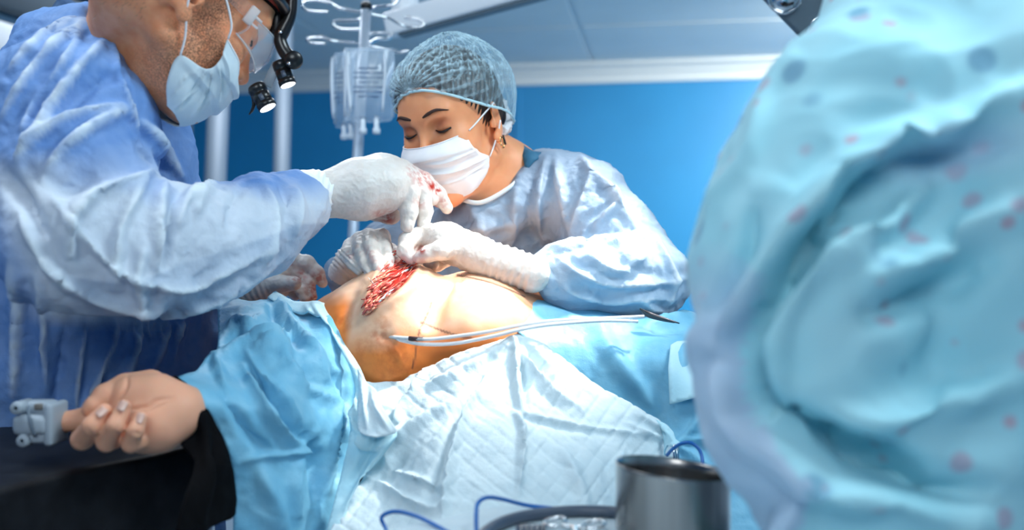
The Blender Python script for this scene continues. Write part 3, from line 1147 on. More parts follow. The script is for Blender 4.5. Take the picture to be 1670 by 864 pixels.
# headlamp
hl = empty('headlamp', FM((.115, 0, .08)), 'black surgical headlamp with two barrels on a jointed arm, worn by the man', 'headlamp')
YH = 1.30
part_tube('strap', [FM(p) for p in ((.1085, .03, .082), (.113, .0, .078), (.104, -.036, .074), (.074, -.068, .07), (.03, -.086, .06))], [.008, .010, .008, .006, .006], M['blackpl'], hl, 12, 5)
mh = P(452, 26, YH)
me = boxm((-.009, -.012, -.026), (.009, .012, .026), .006, 3, R=roty(.06), o=mh)
link('mount_block', me, M['blackpl'], hl)
part_tube('arm', [P(u, v, YH - .01) for u, v in ((478, -45), (476, 0), (473, 26), (462, 50), (457, 64), (463, 82), (478, 101))], [.008, .0075, .0078, .009, .0085, .0088, .0095], M['blackpl'], hl, 16, 6)
V, Fc = lathe([(0, -.012), (.010, -.012), (.012, -.008), (.012, .008), (.010, .012), (0, .012)], P(479, 98, YH - .01), P(479, 98, YH + .1), 24)
link('arm_joint', mesh_from(V, Fc), M['blackpl'], hl)
for uu, vv in ((457, 52), (471, 103)):
    V, Fc = lathe([(.0026, -.004), (.0024, .0), (0, .001)], P(uu, vv, YH - .024), P(uu, vv, YH - .1), 12)
    link('screw', mesh_from(V, Fc), M['chrome'], hl)
me = boxm((-.002, -.006, -.004), (.002, .006, .004), .001, 1, o=P(472, 106, YH), R=np.eye(3))
link('joint_plate', me, M['chrome'], hl)
for (a_, b_, r_) in (((417, 140), (437, 176), 15.5), ((456, 101), (470, 139), 14)):
    A, B = P(*a_, YH - .005), P(*b_, YH - .008)
    L_ = np.linalg.norm(B - A); R_ = Mp(r_, YH)
    br = link('barrel', mesh_from(*lathe([(0, 0), (R_ * .86, 0), (R_ * .95, .002), (R_ * .95, L_ * .30), (R_ * .84, L_ * .32), (R_ * .84, L_ * .38), (R_ * .93, L_ * .40), (R_ * .93, L_ * .72), (R_ * .88, L_ * .73), (R_ * .88, L_ * .76), (R_, L_ * .78), (R_, L_ * .98), (R_ * .86, L_)], A, B, 32)), M['blackpl'], hl)
    link('lens_glass', mesh_from(*lathe([(R_ * .87, L_ * .995), (R_ * .6, L_ * 1.02), (0, L_ * 1.03)], A, B, 32)), M['lens'], br)
    d_ = norm(B - A)
    sd = norm(np.cross(d_, [0, 1, 0]))
    Rr = np.stack([sd, [0, 1, 0], d_], 1)
    link('switch_window', boxm((-.0028, -.0012, -.0045), (.0028, .0012, .0045), .0006, 1, R=Rr, o=A + d_ * L_ * .58 - np.array([0, R_ * .90, 0]) + sd * .001), M['hose'], br)
A, B = P(436, 138, YH), P(449, 110, YH)
d_ = norm(B - A); sd = norm(np.cross(d_, [0, 1, 0]))
link('link_plate', boxm((-.0065, -.0015, -.002), (.0065, .0015, np.linalg.norm(B - A) + .006), .001, 1, R=np.stack([sd, [0, 1, 0], d_], 1), o=A), M['ox'], hl)
part_tube('lever', [P(u, v, YH) for u, v in ((408, 149), (413, 158), (414, 170), (411, 180), (406, 187))], [.003, .003, .0026, .002, .0008], M['blackpl'], hl, 8, 5)

# ---------------------------------------------------------------- gown of the man
def gown_finish(name, g, folds, m, parent, cr, attr=None, smooth=2, Yr=None, extra=None, fc=None):
    V, Q = g.mesh(smooth)
    N = vnormals(V, Q)
    if fc:
        V = facet(V, N, *fc)
        N = vnormals(V, Q)
    for c in cr:
        V = crumple(V, N, *c)
        N = vnormals(V, Q)
    V, D = fold(V, N, [(f[0], f[1], f[2] * 1.4) + tuple(f[3:]) for f in folds], Yr)
    if extra is not None: V = extra(V, Q)
    me = mesh_from(V, Q)
    if attr is not None:
        for k_, fn in attr.items(): vattr(me, k_, fn(V, D))
    return link(name, me, m, parent)


g = SDF((-1.10, .94, .93), (-.16, 1.74, 1.66), .0036)
# trunk
g.chain([(150, 148, 1.43, 106), (110, 300, 1.48, 190), (100, 520, 1.54, 232), (95, 780, 1.56, 250), (95, 1000, 1.58, 265)], .06)
g.chain([(105, 132, 1.38, 96), (50, 255, 1.36, 160)], .05)
g.chain([(222, 150, 1.46, 55), (232, 260, 1.48, 70), (225, 360, 1.54, 95), (240, 560, 1.56, 112), (240, 900, 1.56, 125)], .05)
# shoulder, upper arm and the baggy sleeve
g.chain([(150, 128, 1.30, 88), (118, 200, 1.24, 128), (108, 300, 1.19, 136)], .05)
g.chain([(108, 300, 1.19, 136), (135, 380, 1.16, 128), (210, 410, 1.17, 108), (290, 402, 1.22, 102), (360, 387, 1.27, 90), (425, 370, 1.33, 78), (468, 345, 1.38, 58)], .012)
g.chain([(425, 330, 1.34, 42), (478, 330, 1.40, 50), (488, 338, 1.41, 46)], .02)
# collar
g.chain([(78, 62, 1.38, 34), (150, 66, 1.36, 46), (205, 110, 1.36, 48), (236, 140, 1.40, 40)], .04)
sd_ = norm(P(548, 315, 1.47) - P(425, 350, 1.33))
g.plane(P(493, 335, 1.415), sd_)
# neck opening
g.cone(P(215, 70, 1.34), P(262, 20, 1.32), .070, .080, .012, True)
man_folds = [
    # shoulder seam and sweeping shoulder folds
    ([(170, 40), (185, 80), (197, 130), (212, 175), (222, 215), (242, 250), (238, 285)], 4, .006, .6),
    ([(160, 28), (110, 40), (50, 80), (10, 130)], 9, .008),
    ([(150, 40), (90, 75), (30, 150), (0, 210)], 9, .009),
    ([(132, 45), (120, 80), (70, 150), (30, 230)], 8, .008),
    ([(180, 60), (130, 110), (70, 200), (20, 280)], 10, .010),
    ([(205, 170), (150, 180), (90, 205), (30, 255)], 9, .010, .6),
    ([(212, 178), (170, 195), (110, 240), (70, 290)], 10, .011),
    ([(100, 95), (70, 150), (55, 210)], 8, -.006),
    ([(200, 120), (150, 140), (110, 180)], 12, -.007),
    ([(220, 190), (255, 225), (285, 275), (300, 295)], 9, .009),
    ([(225, 215), (240, 250), (275, 285)], 8, -.008),
    # sleeve
    ([(245, 282), (200, 300), (150, 320), (118, 360), (112, 430)], 12, .014, .6),
    ([(240, 290), (215, 330), (195, 380), (190, 470)], 10, .010),
    ([(270, 290), (262, 340), (258, 400), (262, 480)], 11, .011, .6),
    ([(300, 300), (282, 350), (270, 410), (250, 490)], 9, -.010),
    ([(335, 303), (300, 330), (285, 370)], 10, .010),
    ([(358, 296), (330, 320), (318, 350)], 9, .008),
    ([(400, 300), (380, 330), (372, 380)], 8, -.006),
    ([(90, 330), (130, 380), (200, 440), (290, 470), (370, 440), (450, 400)], 8, .010, .6),
    ([(60, 420), (120, 470), (200, 500), (300, 505), (390, 470), (470, 415)], 9, .008, .6),
    ([(30, 330), (60, 400), (110, 470)], 10, .010),
    ([(0, 270), (40, 330), (75, 400)], 14, -.012),
    ([(70, 290), (110, 300), (160, 280)], 16, -.010),
    ([(430, 300), (445, 340), (440, 400), (420, 440)], 8, .009, .6),
    ([(455, 295), (470, 330), (470, 380)], 7, -.007),
    ([(480, 300), (488, 340), (478, 390)], 7, .006),
    ([(235, 400), (225, 450), (235, 510)], 9, .009),
    # skirt below the sleeve
    ([(190, 520), (185, 560), (150, 640), (110, 700)], 8, .009, .6),
    ([(225, 520), (220, 570), (200, 640)], 7, .008),
    ([(60, 430), (70, 520), (75, 640)], 8, .009, .6),
    ([(20, 400), (30, 520), (20, 660)], 12, .010),
    ([(110, 520), (100, 580), (90, 680)], 9, -.008),
    ([(140, 520), (130, 600), (120, 680)], 7, .008, .6),
    ([(270, 515), (265, 560), (240, 620)], 7, .006),
    ([(300, 510), (290, 540), (280, 600)], 6, .006, .6),
    ([(355, 490), (354, 540), (354, 600)], 5, .006, .6),
]
for k_ in range(12):                     # gathered waist tie
    u = 185 + 11 * k_
    man_folds.append(([(u, 522), (u + random.uniform(-5, 5), 536), (u + random.uniform(-8, 6), 545 + random.uniform(0, 14))], 3.2, .005 * random.uniform(.5, 1.1), .6))
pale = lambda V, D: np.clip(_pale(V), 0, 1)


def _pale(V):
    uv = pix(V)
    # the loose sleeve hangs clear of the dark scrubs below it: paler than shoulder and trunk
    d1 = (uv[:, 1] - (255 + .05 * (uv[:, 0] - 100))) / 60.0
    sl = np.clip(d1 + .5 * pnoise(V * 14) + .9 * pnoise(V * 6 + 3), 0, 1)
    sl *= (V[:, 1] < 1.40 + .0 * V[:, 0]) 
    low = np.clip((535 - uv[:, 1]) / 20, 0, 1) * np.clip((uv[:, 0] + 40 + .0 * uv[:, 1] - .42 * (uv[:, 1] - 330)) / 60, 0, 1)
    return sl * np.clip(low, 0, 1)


MG = M['gown']


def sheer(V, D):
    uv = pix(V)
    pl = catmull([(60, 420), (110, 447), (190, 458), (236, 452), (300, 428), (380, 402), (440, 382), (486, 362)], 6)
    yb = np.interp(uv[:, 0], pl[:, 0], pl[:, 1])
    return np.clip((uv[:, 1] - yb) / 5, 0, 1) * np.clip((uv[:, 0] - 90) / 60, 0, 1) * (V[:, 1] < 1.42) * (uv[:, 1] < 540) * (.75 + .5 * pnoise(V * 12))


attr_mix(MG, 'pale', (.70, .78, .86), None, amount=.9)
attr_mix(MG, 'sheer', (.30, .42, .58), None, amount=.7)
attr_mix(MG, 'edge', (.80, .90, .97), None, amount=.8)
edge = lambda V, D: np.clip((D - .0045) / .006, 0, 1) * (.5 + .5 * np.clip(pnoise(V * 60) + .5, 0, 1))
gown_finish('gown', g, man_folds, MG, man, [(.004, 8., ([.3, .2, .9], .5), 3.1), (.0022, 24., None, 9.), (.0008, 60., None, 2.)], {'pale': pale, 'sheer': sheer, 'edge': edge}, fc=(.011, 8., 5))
# collar binding and dark scrubs at the neck
part_tube('gown_binding', [P(u, v, y) for u, v, y in ((165, 28, 1.31), (200, 58, 1.30), (232, 80, 1.30), (256, 96, 1.32), (268, 122, 1.38))], .0028, M['mask_b'], man, 8, 5)
sheet('scrub_collar', [(82, 14), (98, -6), (108, -4), (150, 18), (162, 34), (130, 34), (95, 26)],
      [(82, 14, 1.40), (98, -6, 1.43), (150, 18, 1.38), (162, 34, 1.37), (120, 30, 1.38), (110, 5, 1.40)], 6, [([(100, 0), (120, 12), (155, 28)], 4, .004)], M['navy'], man, .003)

# knitted cuff + glove of the near (right) hand
def hand(name, m, parent, chains, palms, h=.0016, k=.005, pk=.012, marks=None, bands=None, smooth=1, wr=.0004, extra=None, attrs=None):
    pts = np.array([P(*p[:3]) for c in chains + palms for p in c])
    rad = max(Mp(p[3], p[2]) for c in chains + palms for p in c)
    g = SDF(pts.min(0) - rad * 1.6 - .012, pts.max(0) + rad * 1.6 + .012, h)
    for c in palms: g.chain(c, pk)
    for c in chains: g.chain(c, k)
    if extra: extra(g)
    V, Q = g.mesh(smooth)
    N = vnormals(V, Q)
    if bands:
        for a, b, r, amp, fr_ in bands:          # wrinkle bands around a wrist: px a -> px b
            uv = pix(V)
            ab = np.array(b, float) - np.array(a, float); L_ = np.linalg.norm(ab)
            t = ((uv - np.array(a)) @ ab) / L_ ** 2
            off = ((uv - np.array(a)) @ np.array([-ab[1], ab[0]])) / L_
            mk = np.clip(t / .08, 0, 1) * np.clip((1 - t) / .08, 0, 1) * (np.abs(off) < r)
            V = V + N * (mk * amp * np.sin(t * fr_ + 1.2 * pnoise(V * 30)))[:, None]
    if wr:
        V = V + N * (wr * (ridged(V * 90) + .6 * ridged(V * 190 + 3)))[:, None]
    me = mesh_from(V, Q)
    uv = pix(V)
    bl = np.zeros(len(V))
    for (u, v, r, a) in (marks or []):
        bl = np.maximum(bl, a * np.clip(1.3 - np.hypot(uv[:, 0] - u, uv[:, 1] - v) / r, 0, 1))
    vattr(me, 'blood', bl)
    if attrs:
        for kk, fn in attrs.items(): vattr(me, kk, fn(V))
    return link(name, me, m, parent)


attr_mix(M['glove'], 'blood', (.42, .03, .015), 110., .40, .56)

g = SDF(P(455, 400, 1.36) - .05, P(560, 270, 1.47) + .05, .002)
g.chain([(470, 322, 1.42, 42), (500, 320, 1.44, 40), (520, 317, 1.455, 37), (548, 315, 1.47, 35)], .01)
V, Q = g.mesh(2)
uv = pix(V); N = vnormals(V, Q)
ph = (uv[:, 0] + .25 * (uv[:, 1] - 318))
V = V + N * (.0011 * np.sin(ph * .62) * np.clip((ph - 495) / 10, 0, 1))[:, None]
V = crumple(V, vnormals(V, Q), .0016, 30, None, 4.)
link('cuff', mesh_from(V, Q), M['cuff'], man)

hand('glove', M['glove'], man,
     chains=[
         [(655, 284, 1.545, 22), (690, 296, 1.56, 15.5), (714, 318, 1.57, 13.5), (729, 339, 1.575, 9.5)],        # index, stretched
         [(660, 290, 1.53, 20), (692, 305, 1.55, 14), (704, 325, 1.55, 11)],                                       # middle, behind
         [(650, 296, 1.50, 24), (668, 314, 1.495, 16.5), (667, 345, 1.49, 14), (664, 369, 1.485, 10.5)],           # little, bent down
         [(664, 294, 1.52, 22), (688, 314, 1.52, 15), (693, 344, 1.515, 12.5), (690, 368, 1.51, 10)],           # ring, bent down
         [(585, 325, 1.53, 24), (612, 342, 1.54, 17), (634, 350, 1.545, 14.5), (640, 352, 1.545, 13)],             # thumb
     ],
     palms=[
         [(535, 315, 1.465, 34), (585, 303, 1.49, 40), (625, 290, 1.52, 36), (652, 284, 1.54, 24)],
         [(540, 318, 1.46, 33), (590, 312, 1.475, 42), (630, 304, 1.49, 36), (654, 300, 1.50, 24)],
     ], pk=.02,
     marks=[(690, 290, 20, .7), (705, 303, 10, 1.0), (714, 312, 8, 1.2), (722, 330, 12, .5), (632, 356, 14, .8), (618, 350, 10, .5), (684, 330, 12, .4), (672, 280, 12, .5)],
     wr=.0005)

# the far (left) hand, half hidden behind the sleeve
hand('glove', M['glove'], man,
     chains=[
         [(452, 432, 1.60, 20), (478, 426, 1.60, 14), (500, 429, 1.60, 12.5), (517, 446, 1.60, 11.5), (526, 461, 1.60, 8)],   # index
         [(430, 466, 1.565, 16), (455, 463, 1.56, 14), (480, 462, 1.555, 11.5)],                                               # thumb
         [(455, 440, 1.60, 18), (485, 445, 1.60, 12), (502, 462, 1.595, 10.5), (509, 484, 1.59, 8)],                           # middle
         [(455, 450, 1.60, 18), (480, 458, 1.60, 12), (494, 474, 1.59, 10), (497, 488, 1.585, 8)],                             # ring
         [(450, 455, 1.615, 16), (470, 468, 1.61, 11), (482, 480, 1.60, 9.5)],
     ],
     palms=[
         [(375, 485, 1.56, 26), (410, 470, 1.57, 27), (440, 450, 1.59, 27), (455, 442, 1.60, 22)],
         [(385, 488, 1.56, 22), (440, 470, 1.58, 24), (460, 460, 1.60, 18)],
     ], pk=.015,
     marks=[(470, 425, 10, .8), (520, 452, 14, .6), (508, 470, 12, .8), (490, 450, 12, .7), (480, 455, 12, .5), (512, 486, 8, .9)], wr=.0005,
     bands=[((385, 495), (440, 470), 40, .0008, 40)])

# ---------------------------------------------------------------- the woman across the table
woman = empty('person', (.05, 1.95, 0), 'woman in blue hair cap and white mask, bending over the patient', 'person')
FW = Frame([[-0.466, 0.851, -0.244], [-0.824, -0.517, -0.229], [-0.321, 0.094, 0.942]], [-.095, 1.686, .229], .97)
g = SDF(FW.o + np.array([-.14, -.16, -.30]), FW.o + np.array([.26, .22, .16]), .0022)
head_sdf(FW, g, True)
g.cone(FW((-.03, 0, -.03)), P(830, 292, 1.76), .052, .056, .03)
g.cone(P(830, 292, 1.76), P(848, 350, 1.82), .056, .085, .04)
g.cone(FW((.02, 0, -.07)), P(800, 320, 1.72), .030, .048, .03)
V, Q = g.mesh(2)
me = mesh_from(V, Q)
q = FW.inv(V)
shd = np.zeros(len(V))
for s in (1, -1):   # eye shadow on the lids
    shd = np.maximum(shd, np.exp(-(((q[:, 1] - s * .034) / .016) ** 2 + ((q[:, 2] - .026) / .010) ** 2 + ((q[:, 0] - .088) / .018) ** 2)))
vattr(me, 'makeup', shd)
attr_mix(M['skin_w'], 'makeup', (.40, .11, .045), None, amount=.9)
link('body', me, M['skin_w'], woman)

for s in (1, -1):
    local_tube(FW, 'eyebrow', [(.1045, s * .012, .0405), (.1045, s * .024, .0450), (.0995, s * .038, .0480), (.0870, s * .0535, .0430)], [.0018, .0030, .0026, .0008], M['brow'], woman)
    lash = [(.0890, s * .0195, .0150), (.0925, s * .028, .0115), (.0915, s * .037, .0108), (.0845, s * .0475, .0140)]
    local_tube(FW, 'eyelash', lash, [.0008, .0018, .0022, .0014], M['lash'], woman)
    L_ = catmull(lash, 7)
    V = []; Fc = []
    for i, p in enumerate(L_):
        out = norm([.75, s * (.05 + .5 * i / len(L_)), -.75])
        a = FW(p); b = FW(p + out * .0050 + np.array([0, s * .001 * (i % 3 - 1), .001])); sd = FW.R @ np.array([0, .0005, 0])
        n0 = len(V); V += [a - sd, a + sd, b]; Fc.append((n0, n0 + 1, n0 + 2))
    lf = link('lash_fringe', mesh_from(V, Fc), M['lash'], woman); lf['kind'] = 'stuff'

# hair under the cap
g = SDF(FW.o + np.array([-.14, -.15, -.10]), FW.o + np.array([.17, .18, .16]), .003)
def EW(c, r, k=.012, sub=False): g.ell(FW(c), np.array(r) * FW.s, FW.R, k, sub)
EW((-.010, 0, .052), (.101, .0795, .092), 0)
EW((.038, 0, .068), (.062, .0685, .054), .02)
EW((-.085, .0, .012), (.045, .050, .042), .03)
g.cone(FW((-.055, .045, .0)), FW((-.080, .035, -.050)), .022, .012, .02)
g.plane(FW((.064, 0, .056)), FW.R @ np.array([.78, 0, -.62]))
V, Q = g.mesh(1)
uq = FW.inv(V)
V = V + vnormals(V, Q) * (.0012 * np.sin(uq[:, 0] * 500 + uq[:, 2] * 300))[:, None]
link('hair', mesh_from(V, Q), M['hair'], woman)
random.seed(11)
for k_ in range(10, 16):   # loose strands at the temple and nape
    y0 = random.uniform(.046, .062); z0 = random.uniform(.030, .055)
    if k_ < 6:
        pts = [(.072 - .3 * (y0 - .046), y0, z0), (.060, y0 + .008, z0 - .018), (.046, y0 + .014, z0 - .045 - random.uniform(0, .012))]
    elif k_ < 10:
        t = random.uniform(-.03, .04)
        pts = [(.088, t, .074), (.098, t + .008, .066), (.097, t + .02, .058)]
    else:
        t = random.uniform(-.01, .015)
        pts = [(-.035 + t, .064, -.005), (-.040 + t, .060, -.035), (-.036 + t * 1.5, .056, -.065)]
    local_tube(FW, 'hair_strand', pts, [.0006, .0005, .0002], M['hair'], woman, 5, 5)

# gathered bouffant cap
def bouffant():
    nu, nv = 260, 90
    gat = np.array([.108, -.006, .088])
    V = []; crest = []
    for j in range(nv + 1):
        t = j / nv
        for i in range(nu):
            ph = 2 * math.pi * i / nu
            # rim: an oval around the head, from the forehead over the ears to the nape
            cf = math.cos(ph); sf = math.sin(ph)
            rim = np.array([-.012 + .113 * cf, .090 * sf, 0.054 + .032 * cf - .034 * sf * sf - .050 * max(0, -cf) ** 1.5])
            # dome: inflated ellipsoid
            top = np.array([-.040, .0, .163])
            a = t * math.pi / 2
            bul = 1 + .19 * math.sin(math.pi * min(1, t * 1.25)) + .06 * max(0, -cf) * math.sin(math.pi * t)
            p = np.array([rim[0] * math.cos(a) * bul + top[0] * math.sin(a),
                          rim[1] * math.cos(a) * bul, rim[2] + (top[2] - rim[2]) * math.sin(a)])
            V.append(p)
            crest.append((ph, t))
    V = np.array(V)
    ph = np.array([c[0] for c in crest]); t = np.array([c[1] for c in crest])
    # pleats: fine at the elastic, gathered to a knot above the forehead
    ctr = V - np.array([-.02, 0, .05])
    nrm = norm_rows(ctr)
    dist = np.linalg.norm(V - gat, axis=1)
    ang = np.arctan2(V[:, 1] - gat[1], np.abs(V[:, 2] - gat[2]) + .4 * np.abs(V[:, 0] - gat[0]) + .004)
    w1 = np.sin(ang * 34 + 1.5 * np.sin(ang * 7)) * np.exp(-dist / .085)
    w2 = np.sin(ph * 62 + 2 * np.sin(ph * 9)) * np.exp(-t / .10)
    w3 = ridged(np.stack([ph * 9.0, t * 3.2, t * 0], 1)) - .4
    # rows of long pleats over the crown
    w4 = np.sin((V[:, 0] * 330 + 60 * V[:, 2] * V[:, 1] + 1.6 * pnoise(V * 28))) * (np.abs(pnoise(V * np.array([14, 40, 40]))) > .08)
    h = .0034 * w1 + .0014 * w2 + .0036 * w3 * np.clip(t * 6, 0, 1) + .0011 * w4 * np.clip(t * 4, 0, 1)
    pull = np.exp(-(dist / .022) ** 2)
    V = V + nrm * (h - .006 * pull)[:, None]
    n3 = pnoise(np.stack([ph * 15.0 + 1.2 * pnoise(V * 30), t * 3.0, t * 0], 1)); l3 = np.exp(-(n3 / .11) ** 2)
    n5 = pnoise(np.stack([ph * 6.0 + 2 * pnoise(V * 26), t * 16.0, t * 0 + 3], 1)); l5 = np.exp(-(n5 / .09) ** 2)
    c = np.clip(.09 + .38 * l3 * np.clip(t * 5, 0, 1) + .22 * l5 * np.clip(t * 5, 0, 1) + .10 * w3 * np.clip(t * 3, 0, 1) + .75 * np.maximum(w1, 0) + .10 * np.clip(w4, 0, 1) ** 3 * np.clip(t * 4, 0, 1) + .30 * np.maximum(w2, 0) * 1.0, .04, 1)
    c = np.maximum(c, np.clip((-.040 - V[:, 0] - .15 * (V[:, 2] - .05)) / .05, 0, 1) * .9 * (.6 + .4 * l3))
    c = np.maximum(c, .85 * pull)
    Q = []
    for j in range(nv):
        for i in range(nu):
            Q.append((j * nu + i, j * nu + (i + 1) % nu, (j + 1) * nu + (i + 1) % nu, (j + 1) * nu + i))
    return FW.many(V), np.array(Q), c


V, Q, c = bouffant()
me = mesh_from(V, Q)
vattr(me, 'crest', c)
mc = bpy.data.materials.new('cap_nonwoven'); mc.use_nodes = True
N_, L_n = mc.node_tree.nodes, mc.node_tree.links
b = N_['Principled BSDF']; b.inputs['Base Color'].default_value = (.56, .80, .92, 1); b.inputs['Roughness'].default_value = .5
tl = N_.new('ShaderNodeBsdfTranslucent'); tl.inputs[0].default_value = (.55, .80, .93, 1)
m1 = N_.new('ShaderNodeMixShader'); m1.inputs[0].default_value = .25
L_n.new(b.outputs[0], m1.inputs[1]); L_n.new(tl.outputs[0], m1.inputs[2])
at = N_.new('ShaderNodeAttribute'); at.attribute_name = 'crest'
tr = N_.new('ShaderNodeBsdfTransparent'); m2 = N_.new('ShaderNodeMixShader')
L_n.new(at.outputs['Fac'], m2.inputs[0]); L_n.new(tr.outputs[0], m2.inputs[1]); L_n.new(m1.outputs[0], m2.inputs[2])
L_n.new(m2.outputs[0], N_['Material Output'].inputs[0])
link('hair_cap', me, mc, woman)
nu = 260
rimp = V[:nu][::3]
part_tube('cap_elastic', np.vstack([rimp, rimp[:1]]), .0022, M['drape_p'], woman, 8)
# bunched knot of the cap behind the ear
g = SDF(FW((-.07, .05, -.01)) - .06, FW((-.07, .05, -.01)) + .06, .002)
g.ell(FW((-.072, .052, -.006)), (.022, .017, .020), FW.R, .0)
g.ell(FW((-.060, .058, -.020)), (.015, .013, .014), FW.R, .01)
g.ell(FW((-.085, .044, .012)), (.018, .018, .022), FW.R, .01)
V, Q = g.mesh(1)
V = crumple(V, vnormals(V, Q), .004, 75, None, 2.)
link('cap_knot', mesh_from(V, Q), M['mask_w'], woman)

# mask
V, Q = mask_mesh(FW, [(.117, -.006), (.128, -.024), (.124, -.048), (.114, -.074), (.088, -.108)],
                 [(.062, .058, .000), (.062, .064, -.018), (.048, .066, -.038), (.018, .064, -.056), (.030, .058, -.078), (.050, .046, -.098)], 3, .005, 90, 120)
V, _ = fold(V, vnormals(V, Q), [([(684, 268), (725, 266), (778, 244)], 2.2, .004, .8), ([(692, 286), (740, 280), (796, 256)], 2.2, .004, .8), ([(716, 302), (752, 292), (792, 266)], 2.2, .004, .8), ([(735, 300), (765, 285), (795, 275)], 3, -.003), ([(690, 276), (735, 273), (785, 252)], 4, -.003), ([(760, 222), (768, 240), (782, 252)], 2.5, .003, .8)])
o = link('face_mask', mesh_from(V, Q), M['mask_w'], woman)
o.modifiers.new('thickness', 'SOLIDIFY').thickness = .0012
part_tube('mask_hem', V[:120][::3], .0011, M['string'], woman, 6)
for s in (1, -1):
    local_tube(FW, 'ear_loop', [(.063, s * .066, .001), (.052, s * .0735, .008), (.030, s * .079, .018), (-.002, s * .087, .032)], .0013, M['string'], woman)
    local_tube(FW, 'ear_loop', [(.020, s * .066, -.054), (.010, s * .072, -.040), (-.004, s * .080, -.018), (-.014, s * .084, .0)], .0013, M['string'], woman)
# earring
er = empty('earring', FW((-.005, .081, -.035)), 'small gold and black hoop earring on the woman', 'earring')
pts = [FW((-.005 + .0055 * math.cos(a), .0815, -.037 + .0095 * math.sin(a))) for a in np.linspace(0, 2 * math.pi, 16)]
part_tube('hoop', pts, .0014, M['gold'], er, 8)
part_tube('bar', [FW((-.012, .0830, -.026)), FW((-.012, .0835, -.043))], .0016, M['blackpl'], er, 8)

# gown
g = SDF((-.46, 1.36, 1.08), (.55, 2.12, 1.54), .0034)
g.chain([(850, 330, 1.84, 62), (800, 400, 1.86, 130), (800, 560, 1.88, 170), (800, 800, 1.90, 190)], .05)
g.chain([(700, 385, 1.86, 60), (800, 350, 1.84, 62), (900, 312, 1.78, 62)], .05)
g.chain([(905, 305, 1.76, 56), (950, 330, 1.72, 66), (1000, 400, 1.68, 74), (1045, 455, 1.64, 74)], .04)          # upper arm
g.chain([(1058, 458, 1.60, 74), (1000, 452, 1.55, 62), (940, 450, 1.51, 50), (900, 449, 1.495, 38), (884, 447, 1.485, 26)], .02)   # forearm
g.chain([(700, 390, 1.86, 60), (640, 425, 1.84, 62), (590, 455, 1.76, 48), (556, 448, 1.67, 30)], .03)             # far arm
g.chain([(735, 372, 1.72, 40), (790, 366, 1.69, 38), (850, 325, 1.70, 40), (886, 296, 1.75, 42)], .03)
g.cone(P(796, 262, 1.62), P(812, 250, 1.76), .046, .050, .012, True)
g.cone(P(770, 285, 1.60), P(790, 290, 1.70), .042, .040, .012, True)
woman_folds = [
    ([(893, 250), (880, 300), (875, 350), (892, 400)], 7, .008, .6),
    ([(905, 255), (915, 310), (932, 380)], 8, .009),
    ([(945, 252), (960, 290), (945, 345), (930, 395)], 8, .009, .6),
    ([(985, 300), (1005, 330), (960, 370), (948, 392)], 8, .010, .6),
    ([(950, 260), (1000, 320), (1020, 345), (1045, 385)], 8, .007),
    ([(1000, 325), (975, 350), (955, 380)], 7, -.008),
    ([(870, 270), (862, 330), (868, 390)], 9, -.007),
    ([(845, 290), (838, 350), (830, 420)], 8, .006),
    ([(760, 330), (790, 380), (800, 430)], 9, .006),
    ([(720, 340), (750, 370), (790, 372), (850, 360)], 8, .006),
    # forearm sleeve
    ([(870, 425), (900, 405), (960, 395), (1030, 388), (1075, 390)], 7, .008, .6),
    ([(1068, 385), (1095, 440), (1098, 470), (1085, 505)], 6, .008, .6),
    ([(900, 415), (950, 450), (1010, 465), (1095, 460), (1133, 446)], 6, .007, .6),
    ([(885, 440), (930, 475), (990, 490), (1050, 486), (1100, 488)], 7, .007, .6),
    ([(950, 405), (985, 435), (1020, 440), (1060, 410)], 8, .006, .6),
    ([(925, 410), (940, 430), (975, 440)], 7, -.005),
    ([(1000, 400), (1020, 430), (1075, 450)], 9, -.006),
    ([(1100, 410), (1120, 440), (1130, 470)], 7, .006),
    ([(872, 420), (880, 445), (872, 470)], 5, .005, .6),
    ([(890, 425), (905, 455), (920, 480)], 7, -.005),
    ([(1040, 485), (1060, 500), (1090, 510)], 6, .006),
]
MG2 = M['gown2']
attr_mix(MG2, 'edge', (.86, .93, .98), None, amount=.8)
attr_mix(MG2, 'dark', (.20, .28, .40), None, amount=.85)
dark = lambda V, D: np.clip((1.75 - np.abs(V[:, 1] - 1.80) * 0 - 1.0) * 0 + np.clip((V[:, 1] - 1.575) / .06, 0, 1) * (.85 + .7 * pnoise(V * 9 + 4)), 0, 1)  # chest and far arm painted darker to counter the beam, shade put into colour
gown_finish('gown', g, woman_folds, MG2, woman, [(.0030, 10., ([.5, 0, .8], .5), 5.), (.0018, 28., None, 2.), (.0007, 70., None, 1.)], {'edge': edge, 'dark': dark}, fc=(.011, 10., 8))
part_tube('gown_binding', [P(u, v, y) for u, v, y in ((744, 320, 1.68), (762, 328, 1.655), (785, 330, 1.65), (815, 316, 1.655), (842, 296, 1.67), (854, 272, 1.72))], .0038, M['mask_b'], woman, 8, 5)
sheet('scrub_collar', [(838, 232), (850, 246), (858, 276), (872, 262), (896, 250), (870, 246), (850, 234)],
      [(838, 232, 1.76), (858, 276, 1.69), (896, 250, 1.72), (862, 250, 1.70)], 5, [], M['teal'], woman, .003)

